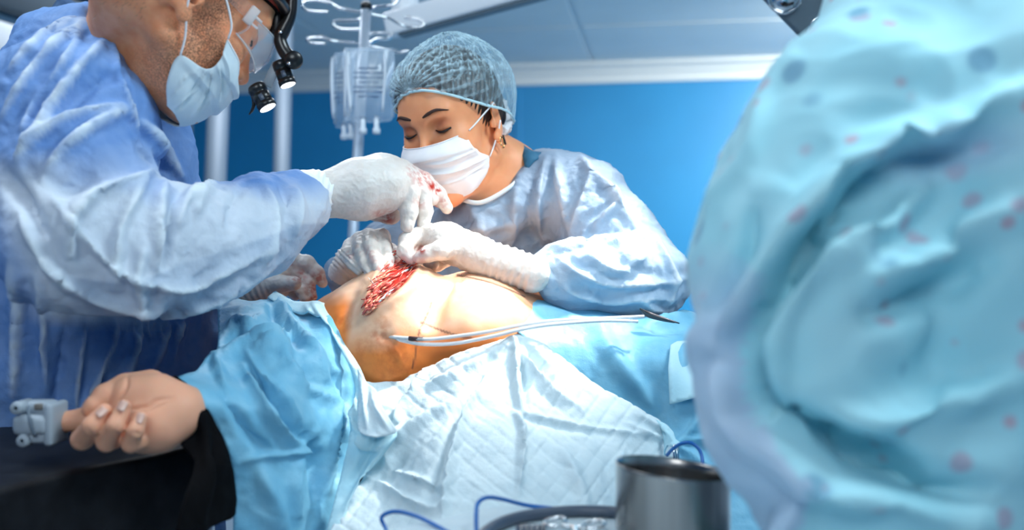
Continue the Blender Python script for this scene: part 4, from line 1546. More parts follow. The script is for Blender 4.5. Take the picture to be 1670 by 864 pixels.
# hands of the woman
hand('glove', M['glove'], woman,       # image left, fingers pointing down
     chains=[
         [(574, 402, 1.545, 15), (567, 416, 1.515, 12), (576, 430, 1.49, 10.5), (587, 442, 1.475, 6.5)],
         [(588, 392, 1.54, 15), (588, 408, 1.50, 12), (596, 430, 1.47, 10.5), (605, 449, 1.45, 7.5)],
         [(602, 387, 1.54, 15), (605, 402, 1.49, 12), (613, 424, 1.46, 10.5), (620, 445, 1.44, 8.5)],
         [(622, 387, 1.54, 15), (628, 404, 1.50, 11.5), (633, 422, 1.475, 10), (634, 436, 1.46, 7.5)],
         [(618, 402, 1.585, 13), (636, 408, 1.58, 11), (645, 414, 1.57, 9.5), (646, 421, 1.565, 8.5)],
     ],
     palms=[
         [(556, 446, 1.66, 21), (572, 425, 1.62, 23), (588, 402, 1.58, 19), (596, 394, 1.565, 17)],
         [(562, 446, 1.66, 20), (592, 420, 1.61, 22), (612, 396, 1.575, 19)],
     ], pk=.012,
     marks=[(610, 420, 12, .35), (602, 410, 10, .3), (640, 430, 10, .5), (620, 438, 9, .5), (588, 405, 9, .3), (571, 415, 8, .4)], wr=.0005,
     bands=[((556, 450), (580, 424), 40, .0009, 34)])
hand('glove', M['glove'], woman,       # image right, pinching fist
     chains=[
         [(690, 384, 1.515, 17), (665, 392, 1.49, 14), (660, 410, 1.475, 12), (671, 422, 1.47, 9.5)],          # index
         [(695, 392, 1.52, 17), (672, 398, 1.505, 13), (668, 416, 1.495, 11.5), (680, 428, 1.49, 10)],
         [(705, 400, 1.53, 17), (690, 412, 1.535, 13), (690, 428, 1.53, 11), (706, 431, 1.525, 10)],           # ring, low
         [(715, 405, 1.545, 16), (706, 420, 1.55, 12), (712, 432, 1.545, 10), (728, 427, 1.54, 9)],
         [(745, 402, 1.475, 21), (718, 408, 1.455, 15.5), (698, 414, 1.455, 12.5), (684, 420, 1.46, 10)],      # thumb
     ],
     palms=[
         [(800, 424, 1.475, 26), (765, 409, 1.485, 27), (728, 392, 1.495, 27), (700, 384, 1.51, 20)],
         [(775, 415, 1.49, 26), (735, 400, 1.51, 26), (708, 394, 1.525, 20)],
         [(868, 446, 1.47, 31), (830, 434, 1.472, 27), (790, 420, 1.476, 26)],
     ], pk=.014,
     marks=[(676, 405, 12, .5), (688, 407, 7, 1.1), (690, 430, 9, .35), (700, 434, 9, .3)], wr=.0005,
     bands=[((790, 420), (872, 446), 60, .0011, 42), ((735, 395), (790, 420), 60, .0006, 24)])

# ---------------------------------------------------------------- the patient
patient = empty('person', (-.05, 1.5, .98), 'patient lying on the operating table, bare chest opened and one arm out', 'person')
g = SDF((-.50, 1.18, 1.02), (.45, 1.95, 1.40), .0032)
# trunk lying from left (shoulder) to right (hip)
g.cone(P(600, 590, 1.62), P(900, 590, 1.62), .125, .125, .0, sq=([0, 1, 0], 1.35))
g.ell(P(592, 572, 1.50), (.085, .14, .102), None, .04)
g.ell(P(652, 556, 1.49), (.085, .14, .122), None, .04)                # breast mound around the wound
g.ell(P(775, 548, 1.52), (.11, .16, .100), None, .04)                 # second mound, lower
g.cone(P(722, 462, 1.425), P(704, 520, 1.375), .008, .010, .02, True)   # fold between them
g.cone(P(716, 436, 1.55), P(740, 446, 1.49), .010, .010, .02, True)
g.cone(P(560, 570, 1.58), P(430, 640, 1.36), .06, .05, .05)           # shoulder to arm
V, Q = g.mesh(3)
# open cut: a pushed-in spindle
uv = pix(V); N = vnormals(V, Q)
cut = [(662, 420), (645, 445), (625, 470), (608, 492), (598, 510)]
dd, tt, sd_ = seg_dist(uv, cut)
wd_ = 4 + 24 * np.sin(np.clip(1 - tt, 0, 1) * math.pi * .60 + .0)
m_ = (np.abs(N[:, 1]) > -1) & (V[:, 1] < 1.6)
prof = np.clip(1 - dd / wd_, 0, 1)
lipp = np.exp(-((dd - wd_) / 5.) ** 2)
V = V + N * ((-.012 * np.clip(prof * 2, 0, 1) + .0012 * lipp) * m_)[:, None]
# skin wrinkle folds
V, _ = fold(V, vnormals(V, Q), [
    ([(600, 512), (640, 490), (690, 455), (706, 432)], 8, .006),
    ([(560, 540), (565, 505), (580, 470), (598, 455)], 9, -.004),
    ([(745, 445), (735, 470), (722, 490)], 5, -.004, .6),
    ([(755, 445), (748, 465)], 5, -.004, .6),
    ([(618, 548), (628, 552), (640, 550)], 6, -.005),
    ([(660, 600), (645, 575), (632, 556)], 6, .002),
    ([(600, 575), (612, 560), (622, 552)], 6, .002),
])
V = V + vnormals(V, Q) * (.0006 * pnoise(V * 60))[:, None]
uv = pix(V)
tor = mesh_from(V, Q)
st = np.zeros(len(V))
for (u, v, r, a) in ((620, 545, 26, .8), (640, 590, 45, .8), (600, 575, 30, .6), (560, 525, 16, .7), (625, 520, 14, .6), (650, 500, 18, .35), (690, 545, 20, .3), (610, 500, 14, .5), (770, 490, 30, .2), (665, 535, 15, .5)):
    st = np.maximum(st, a * np.clip(1.35 - np.hypot(uv[:, 0] - u, uv[:, 1] - v) / r, 0, 1))
vattr(tor, 'stain', st)
io = np.clip((uv[:, 1] - (528 - .10 * (uv[:, 0] - 600) + 18 * pnoise(V * 16))) / 45, 0, 1)
io = np.maximum(io, np.clip((575 - uv[:, 0] + 12 * pnoise(V * 20)) / 18, 0, 1) * np.clip((uv[:, 1] - 470) / 30, 0, 1))
io = np.maximum(io, np.clip((uv[:, 0] - 770) / 120, 0, 1) * .55)
vattr(tor, 'iodine', np.maximum(io, .08))
vattr(tor, 'bed', np.clip(prof * 3.5, 0, 1) * m_)
ink = np.zeros(len(V))
for pl, wl in (([(712, 470), (698, 510), (684, 540), (676, 585), (672, 600)], 1.0), ([(686, 525), (715, 537), (745, 547), (770, 552)], 1.4), ([(746, 448), (790, 458), (830, 472), (856, 484)], 1.1)):
    d_, _, _ = seg_dist(uv, catmull(pl, 6))
    ink = np.maximum(ink, np.clip(1.6 - d_ / wl, 0, 1))
ink *= (V[:, 1] < 1.62)
vattr(tor, 'ink', ink)
MSP = M['skin_p']
attr_mix(MSP, 'iodine', (.80, .23, .05))
attr_mix(MSP, 'stain', (.52, .11, .025), 90., .38, .62, .7)
attr_mix(MSP, 'ink', (.07, .03, .03), None, amount=.8)
attr_mix(MSP, 'hand', (.78, .39, .25))
attr_mix(MSP, 'bed', (.45, .02, .012))

# forearm and hand on the arm board, palm up
HY = 1.10
lst_ch = [
    [(172, 668, HY + .015, 24), (138, 684, HY + .01, 21), (100, 688, HY + .005, 18), (62, 690, HY, 16), (46, 690, HY, 14)],        # index, straight
    [(176, 690, HY - .005, 22), (146, 706, HY - .03, 19), (134, 716, HY - .04, 19), (150, 694, HY - .062, 17), (170, 670, HY - .055, 14)],      # middle, curled
    [(205, 706, HY - .02, 21), (182, 716, HY - .04, 18), (174, 720, HY - .05, 18), (188, 694, HY - .068, 16), (202, 664, HY - .058, 13.5)],
    [(238, 712, HY - .03, 19), (222, 720, HY - .045, 17), (214, 723, HY - .055, 16.5), (221, 702, HY - .066, 14.5), (229, 682, HY - .060, 12)],
    [(245, 630, HY + .02, 30), (205, 634, HY + .01, 27), (172, 646, HY - .01, 22), (152, 662, HY - .02, 16), (145, 668, HY - .022, 13)],         # thumb
]
lst_pm = [
    [(292, 664, HY + .005, 33), (255, 652, HY, 38), (215, 652, HY, 34), (182, 664, HY + .005, 26)],
    [(290, 680, HY - .005, 32), (262, 694, HY - .015, 38), (235, 700, HY - .02, 32), (200, 700, HY - .01, 26)],
    [(285, 672, HY, 36), (240, 676, HY, 36), (195, 682, HY, 26)],
    [(288, 672, HY, 34), (320, 670, HY + .04, 36), (370, 650, HY + .12, 34), (420, 620, 1.34, 36)],
]
pts = np.array([P(*p[:3]) for c in lst_ch + lst_pm for p in c])
g = SDF(np.minimum(pts.min(0), 9) - .035, pts.max(0) + .035, .0018)
for c in lst_pm: g.chain(c, .016)
for c in lst_ch: g.chain([(p[0], p[1], p[2], p[3] * .92) for p in c], .003)
V, Q = g.mesh(1)
V, _ = fold(V, vnormals(V, Q), [
    ([(283, 648), (255, 652), (238, 662), (205, 668)], 3.5, -.0035, .6),
    ([(208, 612), (205, 632), (188, 656)], 3.5, -.004, .6),
    ([(282, 652), (262, 662), (242, 672)], 3, -.002, .6),
    ([(142, 700), (152, 712)], 3, -.002), ([(182, 704), (196, 710)], 3, -.002), ([(218, 706), (230, 708)], 3, -.002),
])
hm = mesh_from(V, Q)
vattr(hm, 'hand', np.ones(len(V)))
# one body mesh: trunk + arm
bm = bmesh.new(); bm.from_mesh(tor); bm.from_mesh(hm)
body = bpy.data.meshes.new('body'); bm.to_mesh(body); bm.free()
link('body', body, MSP, patient)
for (u, v, Y, a) in ((166, 672, HY - .0645, .8), (200, 662, HY - .067, 1.2), (228, 682, HY - .0668, 1.4)):
    c = P(u, v, Y)
    d_ = norm([math.cos(a), .45, math.sin(a)]); n_ = norm(np.array([-.15, -1, .25]) - d_ * (np.array([-.15, -1, .25]) @ d_)); s_ = np.cross(n_, d_)
    V = []
    for t in np.linspace(-1, 1, 9):
        for s in np.linspace(-1, 1, 7):
            V.append(c + d_ * t * .0055 + s_ * s * .0045 * math.sqrt(max(.1, 1 - .4 * t ** 4)) + n_ * (.0016 * (1 - s * s * .9) - .0004))
    Q = [(i * 7 + j, i * 7 + j + 1, (i + 1) * 7 + j + 1, (i + 1) * 7 + j) for i in range(8) for j in range(6)]
    o = link('fingernail', mesh_from(V, np.array(Q)), M['nail'], patient)
    o.modifiers.new('thickness', 'SOLIDIFY').thickness = .0006

# wound tissue: strands of red and pale tissue in the cut
wnd = None
random.seed(5)
ytor = {}
tv = np.empty(len(tor.vertices) * 3, np.float32); tor.vertices.foreach_get('co', tv); tv = tv.reshape(-1, 3).astype(float)
tuv = pix(tv)
near = (tuv[:, 0] > 560) & (tuv[:, 0] < 760) & (tuv[:, 1] > 400) & (tuv[:, 1] < 580) & (tv[:, 1] < 1.62)
tvn, tun = tv[near], tuv[near]


def depth_at(u, v):
    d_ = np.hypot(tun[:, 0] - u, tun[:, 1] - v)
    c = np.argsort(d_)[:12]
    return tvn[c, 1].min()


spine = catmull(cut, 8)
bedV = []; 
for i in range(130):
    t = random.random() ** .9
    c = np.array([np.interp(t, np.linspace(0, 1, len(spine)), spine[:, 0]), np.interp(t, np.linspace(0, 1, len(spine)), spine[:, 1])])
    wpx = 3 + 22 * math.sin((1 - t) * math.pi * .60)
    o_ = random.uniform(-.85, .85)
    pt = c + np.array([.80, .55]) * o_ * wpx
    dirp = norm(np.array([.62, -.42]) + np.array([random.gauss(0, .16), random.gauss(0, .14)]))
    ln = random.uniform(8, 19) * (.5 + .5 * math.sin((1 - t) * math.pi * .6))
    a, b = pt - dirp * ln, pt + dirp * ln
    md = (a + b) / 2 + np.array([dirp[1], -dirp[0]]) * random.uniform(-2.5, 2.5)
    path = [P(x[0], x[1], depth_at(*x) - .003 + random.uniform(-.004, .002)) for x in (a, md, b)]
    path[1] = path[1] + np.array([0, -.003, .001])
    r_ = random.uniform(.0007, .0018)
    part_tube('tissue_strand', path, [r_ * .4, r_, r_ * .4], M['blood'] if random.random() < .72 else M['fat'], patient, 7, 4)
for pl in ([(618, 492), (634, 478), (646, 470)], [(655, 445), (668, 438)]):
    part_tube('tissue_strand', [P(u, v, depth_at(u, v) - .006) for u, v in pl], [.001, .003, .001][:len(pl)], M['pad'], patient, 7, 4)
# sutures
for (a, b) in (((606, 457), (615, 470)), ((612, 452), (620, 466)), ((600, 452), (612, 462))):
    part_tube('suture', [P(*a, depth_at(*a) - .010), P((a[0] + b[0]) / 2, (a[1] + b[1]) / 2 + 1, depth_at(*a) - .012), P(*b, depth_at(*b) - .008)], .0004, M['string'], patient, 5, 4)

# drain tubes leaving the skin
for i, (pl, lab) in enumerate((
        ([(618, 551, -.004), (630, 549, -.010), (660, 551, -.016), (700, 553, -.02), (760, 546, -.022), (800, 540, -.02), (850, 530, -.02), (900, 523, -.02), (980, 519, -.012), (1050, 516, -.008)], 'upper clear drain tube with a black mark, running from the skin to the blue drape'),
        ([(638, 543, -.004), (646, 551, -.012), (660, 556, -.016), (690, 561, -.02), (740, 560, -.025), (800, 549, -.025), (850, 537, -.025), (900, 529, -.025), (980, 523, -.016), (1040, 524, -.010)], 'lower clear drain tube without a mark, running from the skin to the blue drape'))):
    base_Y = {618: 1.375, 630: 1.37, 638: 1.375, 646: 1.365, 660: 1.36, 690: 1.355, 700: 1.355, 740: 1.36, 760: 1.36, 800: 1.36, 850: 1.372, 900: 1.385, 980: 1.40, 1040: 1.41, 1050: 1.42}
    pth = [P(u, v, base_Y[u] + dy) for u, v, dy in pl]
    root = empty('drain_tube', pth[0], lab, 'tube', 'drain tubes')
    part_tube('tube_wall', pth, .0026, M['tube'], root, 10, 6)
    part_tube('tube_core', pth, .0014, M['bagwhite'], root, 8, 6)
    part_tube('entry_collar', pth[:2], [.0016, .0034], M['string'], root, 8)
    if i == 0:
        part_tube('black_mark', [P(667, 551.6, 1.341), P(678, 552.3, 1.3388), P(690, 552.7, 1.337)], .0032, M['ink'], root, 10)

# ---------------------------------------------------------------- operating table
tb = empty('operating_table', (0, 1.55, 0), 'operating table under the blue and white drapes', 'table')
link('table_top', boxm((-.30, 1.40, .94), (1.3, 1.84, 1.01), .03, 3), M['black'], tb)
link('column', boxm((.1, 1.5, .06), (.4, 1.72, .96), .02, 3), M['steel'], tb)
link('base', boxm((-.3, 1.38, 0), (.8, 1.84, .08), .03, 3), M['steel'], tb)

# ---------------------------------------------------------------- drapes
# left blue drape over shoulder and arm
dl_out = [(352, 470), (400, 488), (430, 488), (448, 478), (470, 484), (492, 494), (520, 500), (548, 520), (566, 552), (584, 584), (592, 612), (592, 660), (592, 710), (582, 760), (568, 812), (556, 880), (550, 930),
          (380, 930), (381, 864), (382, 800), (374, 742), (352, 692), (322, 646), (288, 613), (318, 604), (332, 588), (345, 576), (353, 580), (356, 540)]
dl_ctl = [(352, 470, 1.50), (430, 488, 1.50), (448, 478, 1.53), (492, 494, 1.49), (536, 520, 1.395), (566, 582, 1.35), (574, 650, 1.32), (556, 760, 1.26), (530, 880, 1.20), (530, 930, 1.18),
          (380, 930, 1.13), (382, 800, 1.13), (352, 692, 1.115), (322, 646, 1.105), (288, 613, 1.13), (332, 588, 1.22), (356, 540, 1.34),
          (400, 620, 1.19), (440, 560, 1.26), (480, 600, 1.22), (500, 700, 1.19), (440, 720, 1.14), (450, 850, 1.13), (420, 520, 1.38), (380, 650, 1.13), (500, 540, 1.36), (540, 620, 1.30), (470, 520, 1.41)]
dl_f = [
    ([(448, 480), (470, 520), (500, 560), (530, 600), (560, 608)], 9, .010, .6),
    ([(440, 486), (455, 530), (505, 562)], 9, -.010),
    ([(400, 545), (440, 555), (480, 545), (510, 590), (548, 670)], 8, .012, .6),
    ([(360, 578), (400, 560), (450, 560), (500, 600), (520, 650)], 9, .010),
    ([(405, 578), (430, 620), (460, 650), (490, 690)], 8, .011, .6),
    ([(455, 570), (480, 610), (510, 640), (545, 662)], 8, .010, .6),
    ([(470, 560), (500, 620), (520, 665)], 8, -.010),
    ([(398, 600), (420, 650), (450, 690), (490, 730)], 9, .014, .6),
    ([(412, 596), (430, 640), (470, 690), (492, 722)], 8, -.012),
    ([(350, 580), (362, 620), (380, 650)], 9, .010, .6),
    ([(345, 600), (370, 640), (400, 700), (440, 740)], 10, -.009),
    ([(492, 730), (480, 790), (486, 850)], 8, .009, .6),
    ([(390, 755), (420, 745), (490, 735), (520, 700)], 6, .007, .6),
    ([(500, 700), (515, 760), (520, 830)], 10, -.010),
    ([(550, 640), (552, 720), (535, 800)], 7, .010, .6),
    ([(562, 640), (556, 720), (545, 790)], 6, -.010),
    ([(420, 760), (450, 820), (460, 870)], 12, .008),
    ([(356, 510), (400, 505), (440, 500), (480, 510)], 6, .006, .6),
    ([(370, 540), (385, 525), (410, 530), (430, 515)], 7, .010, .6),
    ([(365, 560), (380, 545), (405, 548)], 6, -.008),
]
o = sheet('surgical_drape', dl_out, dl_ctl, 4.5, dl_f, M['drape'], None, .0015, (.0014, 26., None, 3.), 2, fc=(.009, 10., 3))
tag(o, 'blue drape over the outstretched arm, left of the wound', 'drape', 'surgical drapes')

# pale folded edge between blue drape and white pad
pe_out = [(436, 484), (452, 476), (478, 490), (506, 492), (530, 494), (548, 540), (570, 572), (588, 600), (596, 626), (614, 650), (632, 684), (648, 706), (640, 722), (612, 760), (580, 800), (560, 850), (552, 910), (520, 920), (536, 850), (552, 790), (566, 730), (574, 680), (578, 630), (568, 590), (548, 556), (522, 520), (500, 512), (470, 506)]
pe_ctl = [(436, 484, 1.50), (452, 476, 1.515), (506, 492, 1.465), (548, 540, 1.370), (570, 572, 1.330), (596, 626, 1.30), (648, 706, 1.225), (612, 760, 1.22), (560, 850, 1.17), (520, 920, 1.15), (536, 850, 1.175), (574, 680, 1.265), (568, 590, 1.325), (522, 520, 1.385), (600, 690, 1.225), (470, 506, 1.455)]
pe_f = [
    ([(510, 495), (540, 545), (575, 595), (588, 640), (590, 690)], 5, .007, .6),
    ([(584, 610), (586, 660), (580, 720)], 6, -.010),
    ([(572, 650), (580, 700), (600, 735), (640, 714)], 5, .008, .6),
    ([(640, 712), (600, 770), (565, 830)], 6, .008, .6),
    ([(620, 690), (600, 740), (570, 790)], 7, -.007),
    ([(500, 500), (520, 540), (552, 590), (566, 600)], 6, .007, .6),
]
o = sheet('surgical_drape', pe_out, pe_ctl, 3.5, pe_f, M['drape_p'], None, .0018, (.0012, 34., None, 7.), 2)
tag(o, 'narrow pale blue folded drape edge between the blue drape and the white pad', 'drape', 'surgical drapes')
# white lining corner
wc_out = [(583, 600), (592, 612), (600, 626), (612, 634), (622, 660), (640, 690), (646, 706), (610, 712), (588, 706), (582, 690), (584, 650)]
o = sheet('drape_lining', wc_out, [(u, v, rbf(pe_ctl)(np.array([[u, v]]))[0] - .012) for u, v in wc_out], 3.5,
          [([(590, 620), (596, 660), (600, 700)], 4, .006, .6), ([(606, 640), (616, 670), (634, 700)], 4, .005, .6)], M['pad'], None, .002, (.0012, 40., None, 1.), 2)
tag(o, 'white absorbent lining corner turned out beside the wound', 'drape')

# white quilted absorbent sheet
wp_out = [(582, 612), (592, 618), (605, 622), (622, 622), (640, 621), (656, 620), (664, 612), (680, 604), (700, 596), (730, 584), (760, 573), (800, 558), (826, 550), (842, 546), (856, 550), (876, 556), (892, 563), (915, 578), (940, 598), (970, 620), (1000, 640), (1040, 664), (1072, 685), (1088, 695), (1098, 712), (1102, 730), (1098, 800), (1100, 930), (500, 930), (535, 870), (560, 820), (590, 780), (610, 740), (606, 700), (596, 660)]
wp_ctl = [(582, 612, 1.345), (622, 622, 1.355), (664, 612, 1.355), (730, 584, 1.345), (800, 558, 1.345), (842, 546, 1.35), (892, 563, 1.355), (970, 620, 1.345), (1072, 685, 1.335), (1102, 730, 1.33), (1100, 930, 1.18), (800, 930, 1.08), (500, 930, 1.12), (610, 740, 1.26), (596, 660, 1.31), (680, 700, 1.24), (760, 640, 1.27), (840, 600, 1.315), (920, 680, 1.27), (820, 760, 1.19), (960, 800, 1.20), (700, 850, 1.14), (650, 650, 1.32), (1020, 720, 1.29), (560, 850, 1.17)]
wp_f = [
    ([(838, 552), (800, 600), (765, 660), (740, 720), (728, 800), (722, 850)], 9, .014, .7),
    ([(830, 560), (790, 610), (752, 670), (728, 740), (705, 800)], 8, -.012),
    ([(840, 555), (842, 610), (848, 660), (855, 672)], 6, .010, .7),
    ([(848, 560), (856, 610), (858, 668)], 5, -.008),
    ([(842, 556), (872, 610), (905, 645), (950, 670)], 8, .010, .7),
    ([(850, 558), (895, 610), (930, 650)], 8, -.007),
    ([(836, 670), (850, 690), (852, 730), (846, 800)], 6, .010, .7),
    ([(850, 672), (900, 684), (980, 700), (1060, 712)], 6, .007, .7),
    ([(860, 680), (930, 694), (1000, 704)], 8, -.006),
    ([(690, 602), (680, 640), (660, 660), (640, 690)], 7, .010, .7),
    ([(680, 608), (665, 640), (640, 664)], 7, -.008),
    ([(664, 640), (720, 620), (780, 590), (826, 556)], 8, .006, .7),
    ([(655, 690), (640, 730), (635, 760)], 6, .008, .7),
    ([(760, 650), (700, 680), (650, 720), (630, 770)], 8, .008),
    ([(640, 770), (680, 780), (730, 800)], 6, .007, .7),
    ([(600, 780), (640, 800), (700, 830), (740, 820)], 7, .007, .7),
    ([(1030, 665), (1060, 690), (1090, 700)], 6, .006, .7),
    ([(1096, 716), (1060, 710), (1020, 690)], 6, .006, .7),
    ([(910, 720), (940, 780), (960, 840)], 10, .006),
    ([(1000, 720), (1020, 780), (1030, 840)], 10, .006),
]


def quilt(V, N, uv):
    # embossed diamond quilting of the pad: raised pillows between pressed lines
    a = uv[:, 0] * .80 + uv[:, 1] * .60; b = uv[:, 0] * .62 - uv[:, 1] * .78
    a = a + 4 * pnoise(V * 16 + 2); b = b + 4 * pnoise(V * 16 + 8)
    la = np.abs(((a / 26.0) % 1) - .5) * 2; lb = np.abs(((b / 23.0) % 1) - .5) * 2
    stren = .55 + .45 * np.clip(pnoise(V * 9) * 2, -1, 1)
    h = -.0019 * np.exp(-((1 - la) / .20) ** 2) * np.clip(stren * 1.3, 0.1, 1) - .0019 * np.exp(-((1 - lb) / .22) ** 2) * np.clip(1.2 - stren, .1, 1)
    return V + N * h[:, None]


o = sheet('absorbent_pad', wp_out, wp_ctl, 3.1, wp_f, M['pad'], None, .0025, (.0016, 22., None, 12.), 2, quilt, fc=(.006, 9., 6))
tag(o, 'white quilted absorbent sheet hanging below the wound', 'drape', 'surgical drapes')

# right blue drape over the legs
dr_out = [(846, 540), (850, 515), (856, 492), (864, 480), (880, 482), (920, 490), (970, 500), (1020, 512), (1060, 516), (1100, 508), (1118, 506), (1134, 512), (1180, 524), (1240, 560), (1300, 640), (1310, 930), (1060, 930), (1070, 800), (1060, 700), (1000, 655), (930, 606), (890, 580)]
dr_ctl = [(846, 540, 1.385), (856, 492, 1.47), (864, 480, 1.52), (920, 490, 1.53), (1020, 512, 1.52), (1118, 506, 1.56), (1180, 524, 1.56), (1240, 560, 1.50), (1300, 640, 1.42), (1310, 930, 1.25), (1060, 930, 1.22), (1070, 800, 1.29), (1060, 700, 1.365), (1000, 655, 1.375), (930, 606, 1.385), (930, 530, 1.44), (1000, 560, 1.41), (1080, 560, 1.41), (1060, 620, 1.385), (1150, 620, 1.37), (1160, 760, 1.32), (1140, 540, 1.48)]
dr_f = [
    ([(862, 490), (900, 510), (960, 530), (1040, 528)], 9, .007),
    ([(1045, 530), (1090, 520), (1130, 514)], 5, .008, .6),
    ([(1060, 540), (1100, 534), (1134, 534)], 6, -.006),
    ([(1100, 724), (1120, 720), (1150, 716), (1200, 730)], 4, .007, .6),
    ([(1100, 726), (1120, 736), (1150, 760)], 4, .006, .6),
    ([(1100, 726), (1098, 760), (1090, 800)], 5, .006, .6),
    ([(1100, 726), (1130, 700), (1150, 660)], 6, .006),
    ([(970, 530), (1000, 580), (1050, 640), (1080, 680)], 14, .008),
    ([(1120, 540), (1110, 600), (1110, 680)], 12, .005),
]
o = sheet('surgical_drape', dr_out, dr_ctl, 5, dr_f, M['drape'], None, .0015, (.0012, 24., None, 21.), 2, fc=(.005, 8., 4))
tag(o, 'blue drape over the legs, right of the wound', 'drape', 'surgical drapes')
# adhesive patch on it
ap_out = [(1094, 562), (1104, 556), (1140, 554), (1160, 556), (1160, 640), (1092, 660), (1090, 600)]
fdr = rbf(dr_ctl)
o = sheet('adhesive_patch', ap_out, [(u, v, fdr(np.array([[u, v]]))[0] - .017) for u, v in ap_out], 6, [], M['drape_p'], None, .001, None, 0)
tag(o, 'pale cyan adhesive patch stuck on the blue leg drape', 'patch')

# scissor-like forceps lying on the leg drape, by the elbow
fc = empty('forceps', P(1075, 515, 1.45), 'dark steel forceps lying on the leg drape under the woman\'s elbow', 'forceps')
part_tube('blade', [P(1046, 504, 1.45), P(1058, 511, 1.445), P(1080, 519, 1.44), P(1108, 527, 1.435)], [.0012, .003, .003, .0009], M['steel_dark'], fc, 8, 5)
part_tube('blade', [P(1044, 503, 1.452), P(1056, 514, 1.447), P(1080, 521, 1.442), P(1100, 526, 1.437)], [.0012, .003, .0026, .0009], M['steel_dark'], fc, 8, 5)
# towel clamp holding the pad corner
cl = empty('towel_clamp', P(1101, 735, 1.27), 'small steel towel clamp pinching the corner of the white sheet', 'clamp')
part_tube('jaw', [P(1100, 724, 1.27), P(1099, 732, 1.268), P(1100, 745, 1.266), P(1100, 790, 1.262)], [.001, .0022, .003, .003], M['chrome'], cl, 10, 5)
part_tube('jaw', [P(1103, 724, 1.272), P(1105, 732, 1.27), P(1104, 745, 1.268), P(1105, 790, 1.264)], [.001, .0022, .003, .003], M['chrome'], cl, 10, 5)
# gathered cloth around the clamp
o = sheet('drape_tuft', [(1070, 684), (1084, 690), (1092, 698), (1098, 704), (1102, 716), (1110, 722), (1102, 730), (1092, 728), (1084, 744), (1082, 720)],
          [(1070, 684, 1.33), (1092, 698, 1.315), (1110, 722, 1.29), (1102, 730, 1.28), (1084, 744, 1.30), (1082, 720, 1.315)], 3,
          [([(1074, 688), (1090, 706), (1100, 722)], 3, .005, .6), ([(1086, 740), (1092, 730), (1100, 724)], 3, .005, .6)], M['drape_p'], None, .0015, (.0015, 60., None, 0.), 2)
tag(o, 'gathered pale blue cloth tuft pinched by the towel clamp', 'cloth')

# blue electric cable behind the cup
o = part_tube('electric_cable', [P(1088, 742, 1.26), P(1098, 731, 1.245), P(1112, 723, 1.235), P(1126, 722, 1.23), (P(1138, 730, 1.225)), P(1144, 742, 1.22), P(1146, 760, 1.21), P(1146, 800, 1.20)], .0022, M['cable'], None, 10, 6)
tag(o, 'short blue cable loop beside the towel clamp, behind the steel cup', 'cable', 'blue cables')

# ---------------------------------------------------------------- arm board, cuff, oximeter
ab = empty('arm_board', P(170, 800, 1.0), 'black padded arm board under the patient\'s hand', 'arm board')
zt = P(150, 728, 1.06)[2]
# padded board: a bevelled slab turned in the plan
c_ = P(150, 730, 1.06)
dirx = norm(np.array([1, .42, 0])); diry = norm(np.cross([0, 0, 1], dirx))
Rb = np.stack([dirx, diry, [0, 0, 1]], 1)


def board_z(u, v, Y): return P(u, v, Y)
V = []; Fc = []
# top outline (pixels and depth) and its underside
topo = [(-80, 676, 1.26), (60, 668, 1.26), (150, 655, 1.27), (250, 640, 1.27), (340, 690, 1.18), (333, 722, 1.02), (250, 742, .965), (120, 766, .90), (0, 797, .86), (-120, 820, .83)]
topz = np.mean([P(*p)[2] for p in topo])
topw = []
for (u, v, Y) in topo:
    z = 1.085
    # slide along the ray to the plane of the board top
    t_ = (z - ZC) / (-(v - 432.0) / F)
    topw.append(np.array([(u - 835.0) / F * t_, t_, z]))
bm = bmesh.new()
vs = [bm.verts.new(Vector(p)) for p in topw]
f_ = bm.faces.new(vs)
r_ = bmesh.ops.extrude_face_region(bm, geom=[f_])
for e in r_['geom']:
    if isinstance(e, bmesh.types.BMVert): e.co.z -= .115
bmesh.ops.recalc_face_normals(bm, faces=bm.faces[:])
bmesh.ops.bevel(bm, geom=[e for e in bm.edges], offset=.008, segments=3, affect='EDGES', profile=.6)
me = bpy.data.meshes.new('pad'); bm.to_mesh(me); bm.free()
link('pad', me, M['black'], ab)
bcen = np.mean(topw, axis=0)
link('bracket', boxm((bcen[0] - .03, bcen[1] + .0, .90), (bcen[0] + .15, bcen[1] + .06, .965), .01, 2), M['steel'], ab)
# black wrist sleeve
g = SDF(P(230, 900, 1.0) - .02, P(430, 560, 1.36) + .02, .0035)
sl = empty('wrist_sleeve', P(330, 720, 1.08), 'black cloth sleeve around the patient\'s wrist at the arm board\'s end', 'sleeve')
outl = [(286, 612), (322, 640), (352, 690), (374, 740), (384, 790), (384, 838), (366, 850), (340, 862), (320, 880), (296, 900), (290, 860), (306, 800), (318, 750), (296, 726), (286, 700), (284, 670), (276, 640), (264, 618)]
ctl = [(286, 612, 1.125), (352, 690, 1.11), (384, 790, 1.12), (384, 838, 1.11), (296, 900, .985), (306, 800, 1.0), (318, 750, 1.06), (286, 700, 1.10), (276, 640, 1.12), (264, 618, 1.13), (340, 760, 1.05), (330, 680, 1.095)]
sheet('sleeve_cloth', outl, ctl, 4, [([(300, 630), (326, 680), (340, 760), (330, 850)], 8, .006), ([(345, 720), (355, 790), (345, 850)], 8, -.006)], M['blackcloth'], sl, .002, (.001, 30., None, 0.), 2)

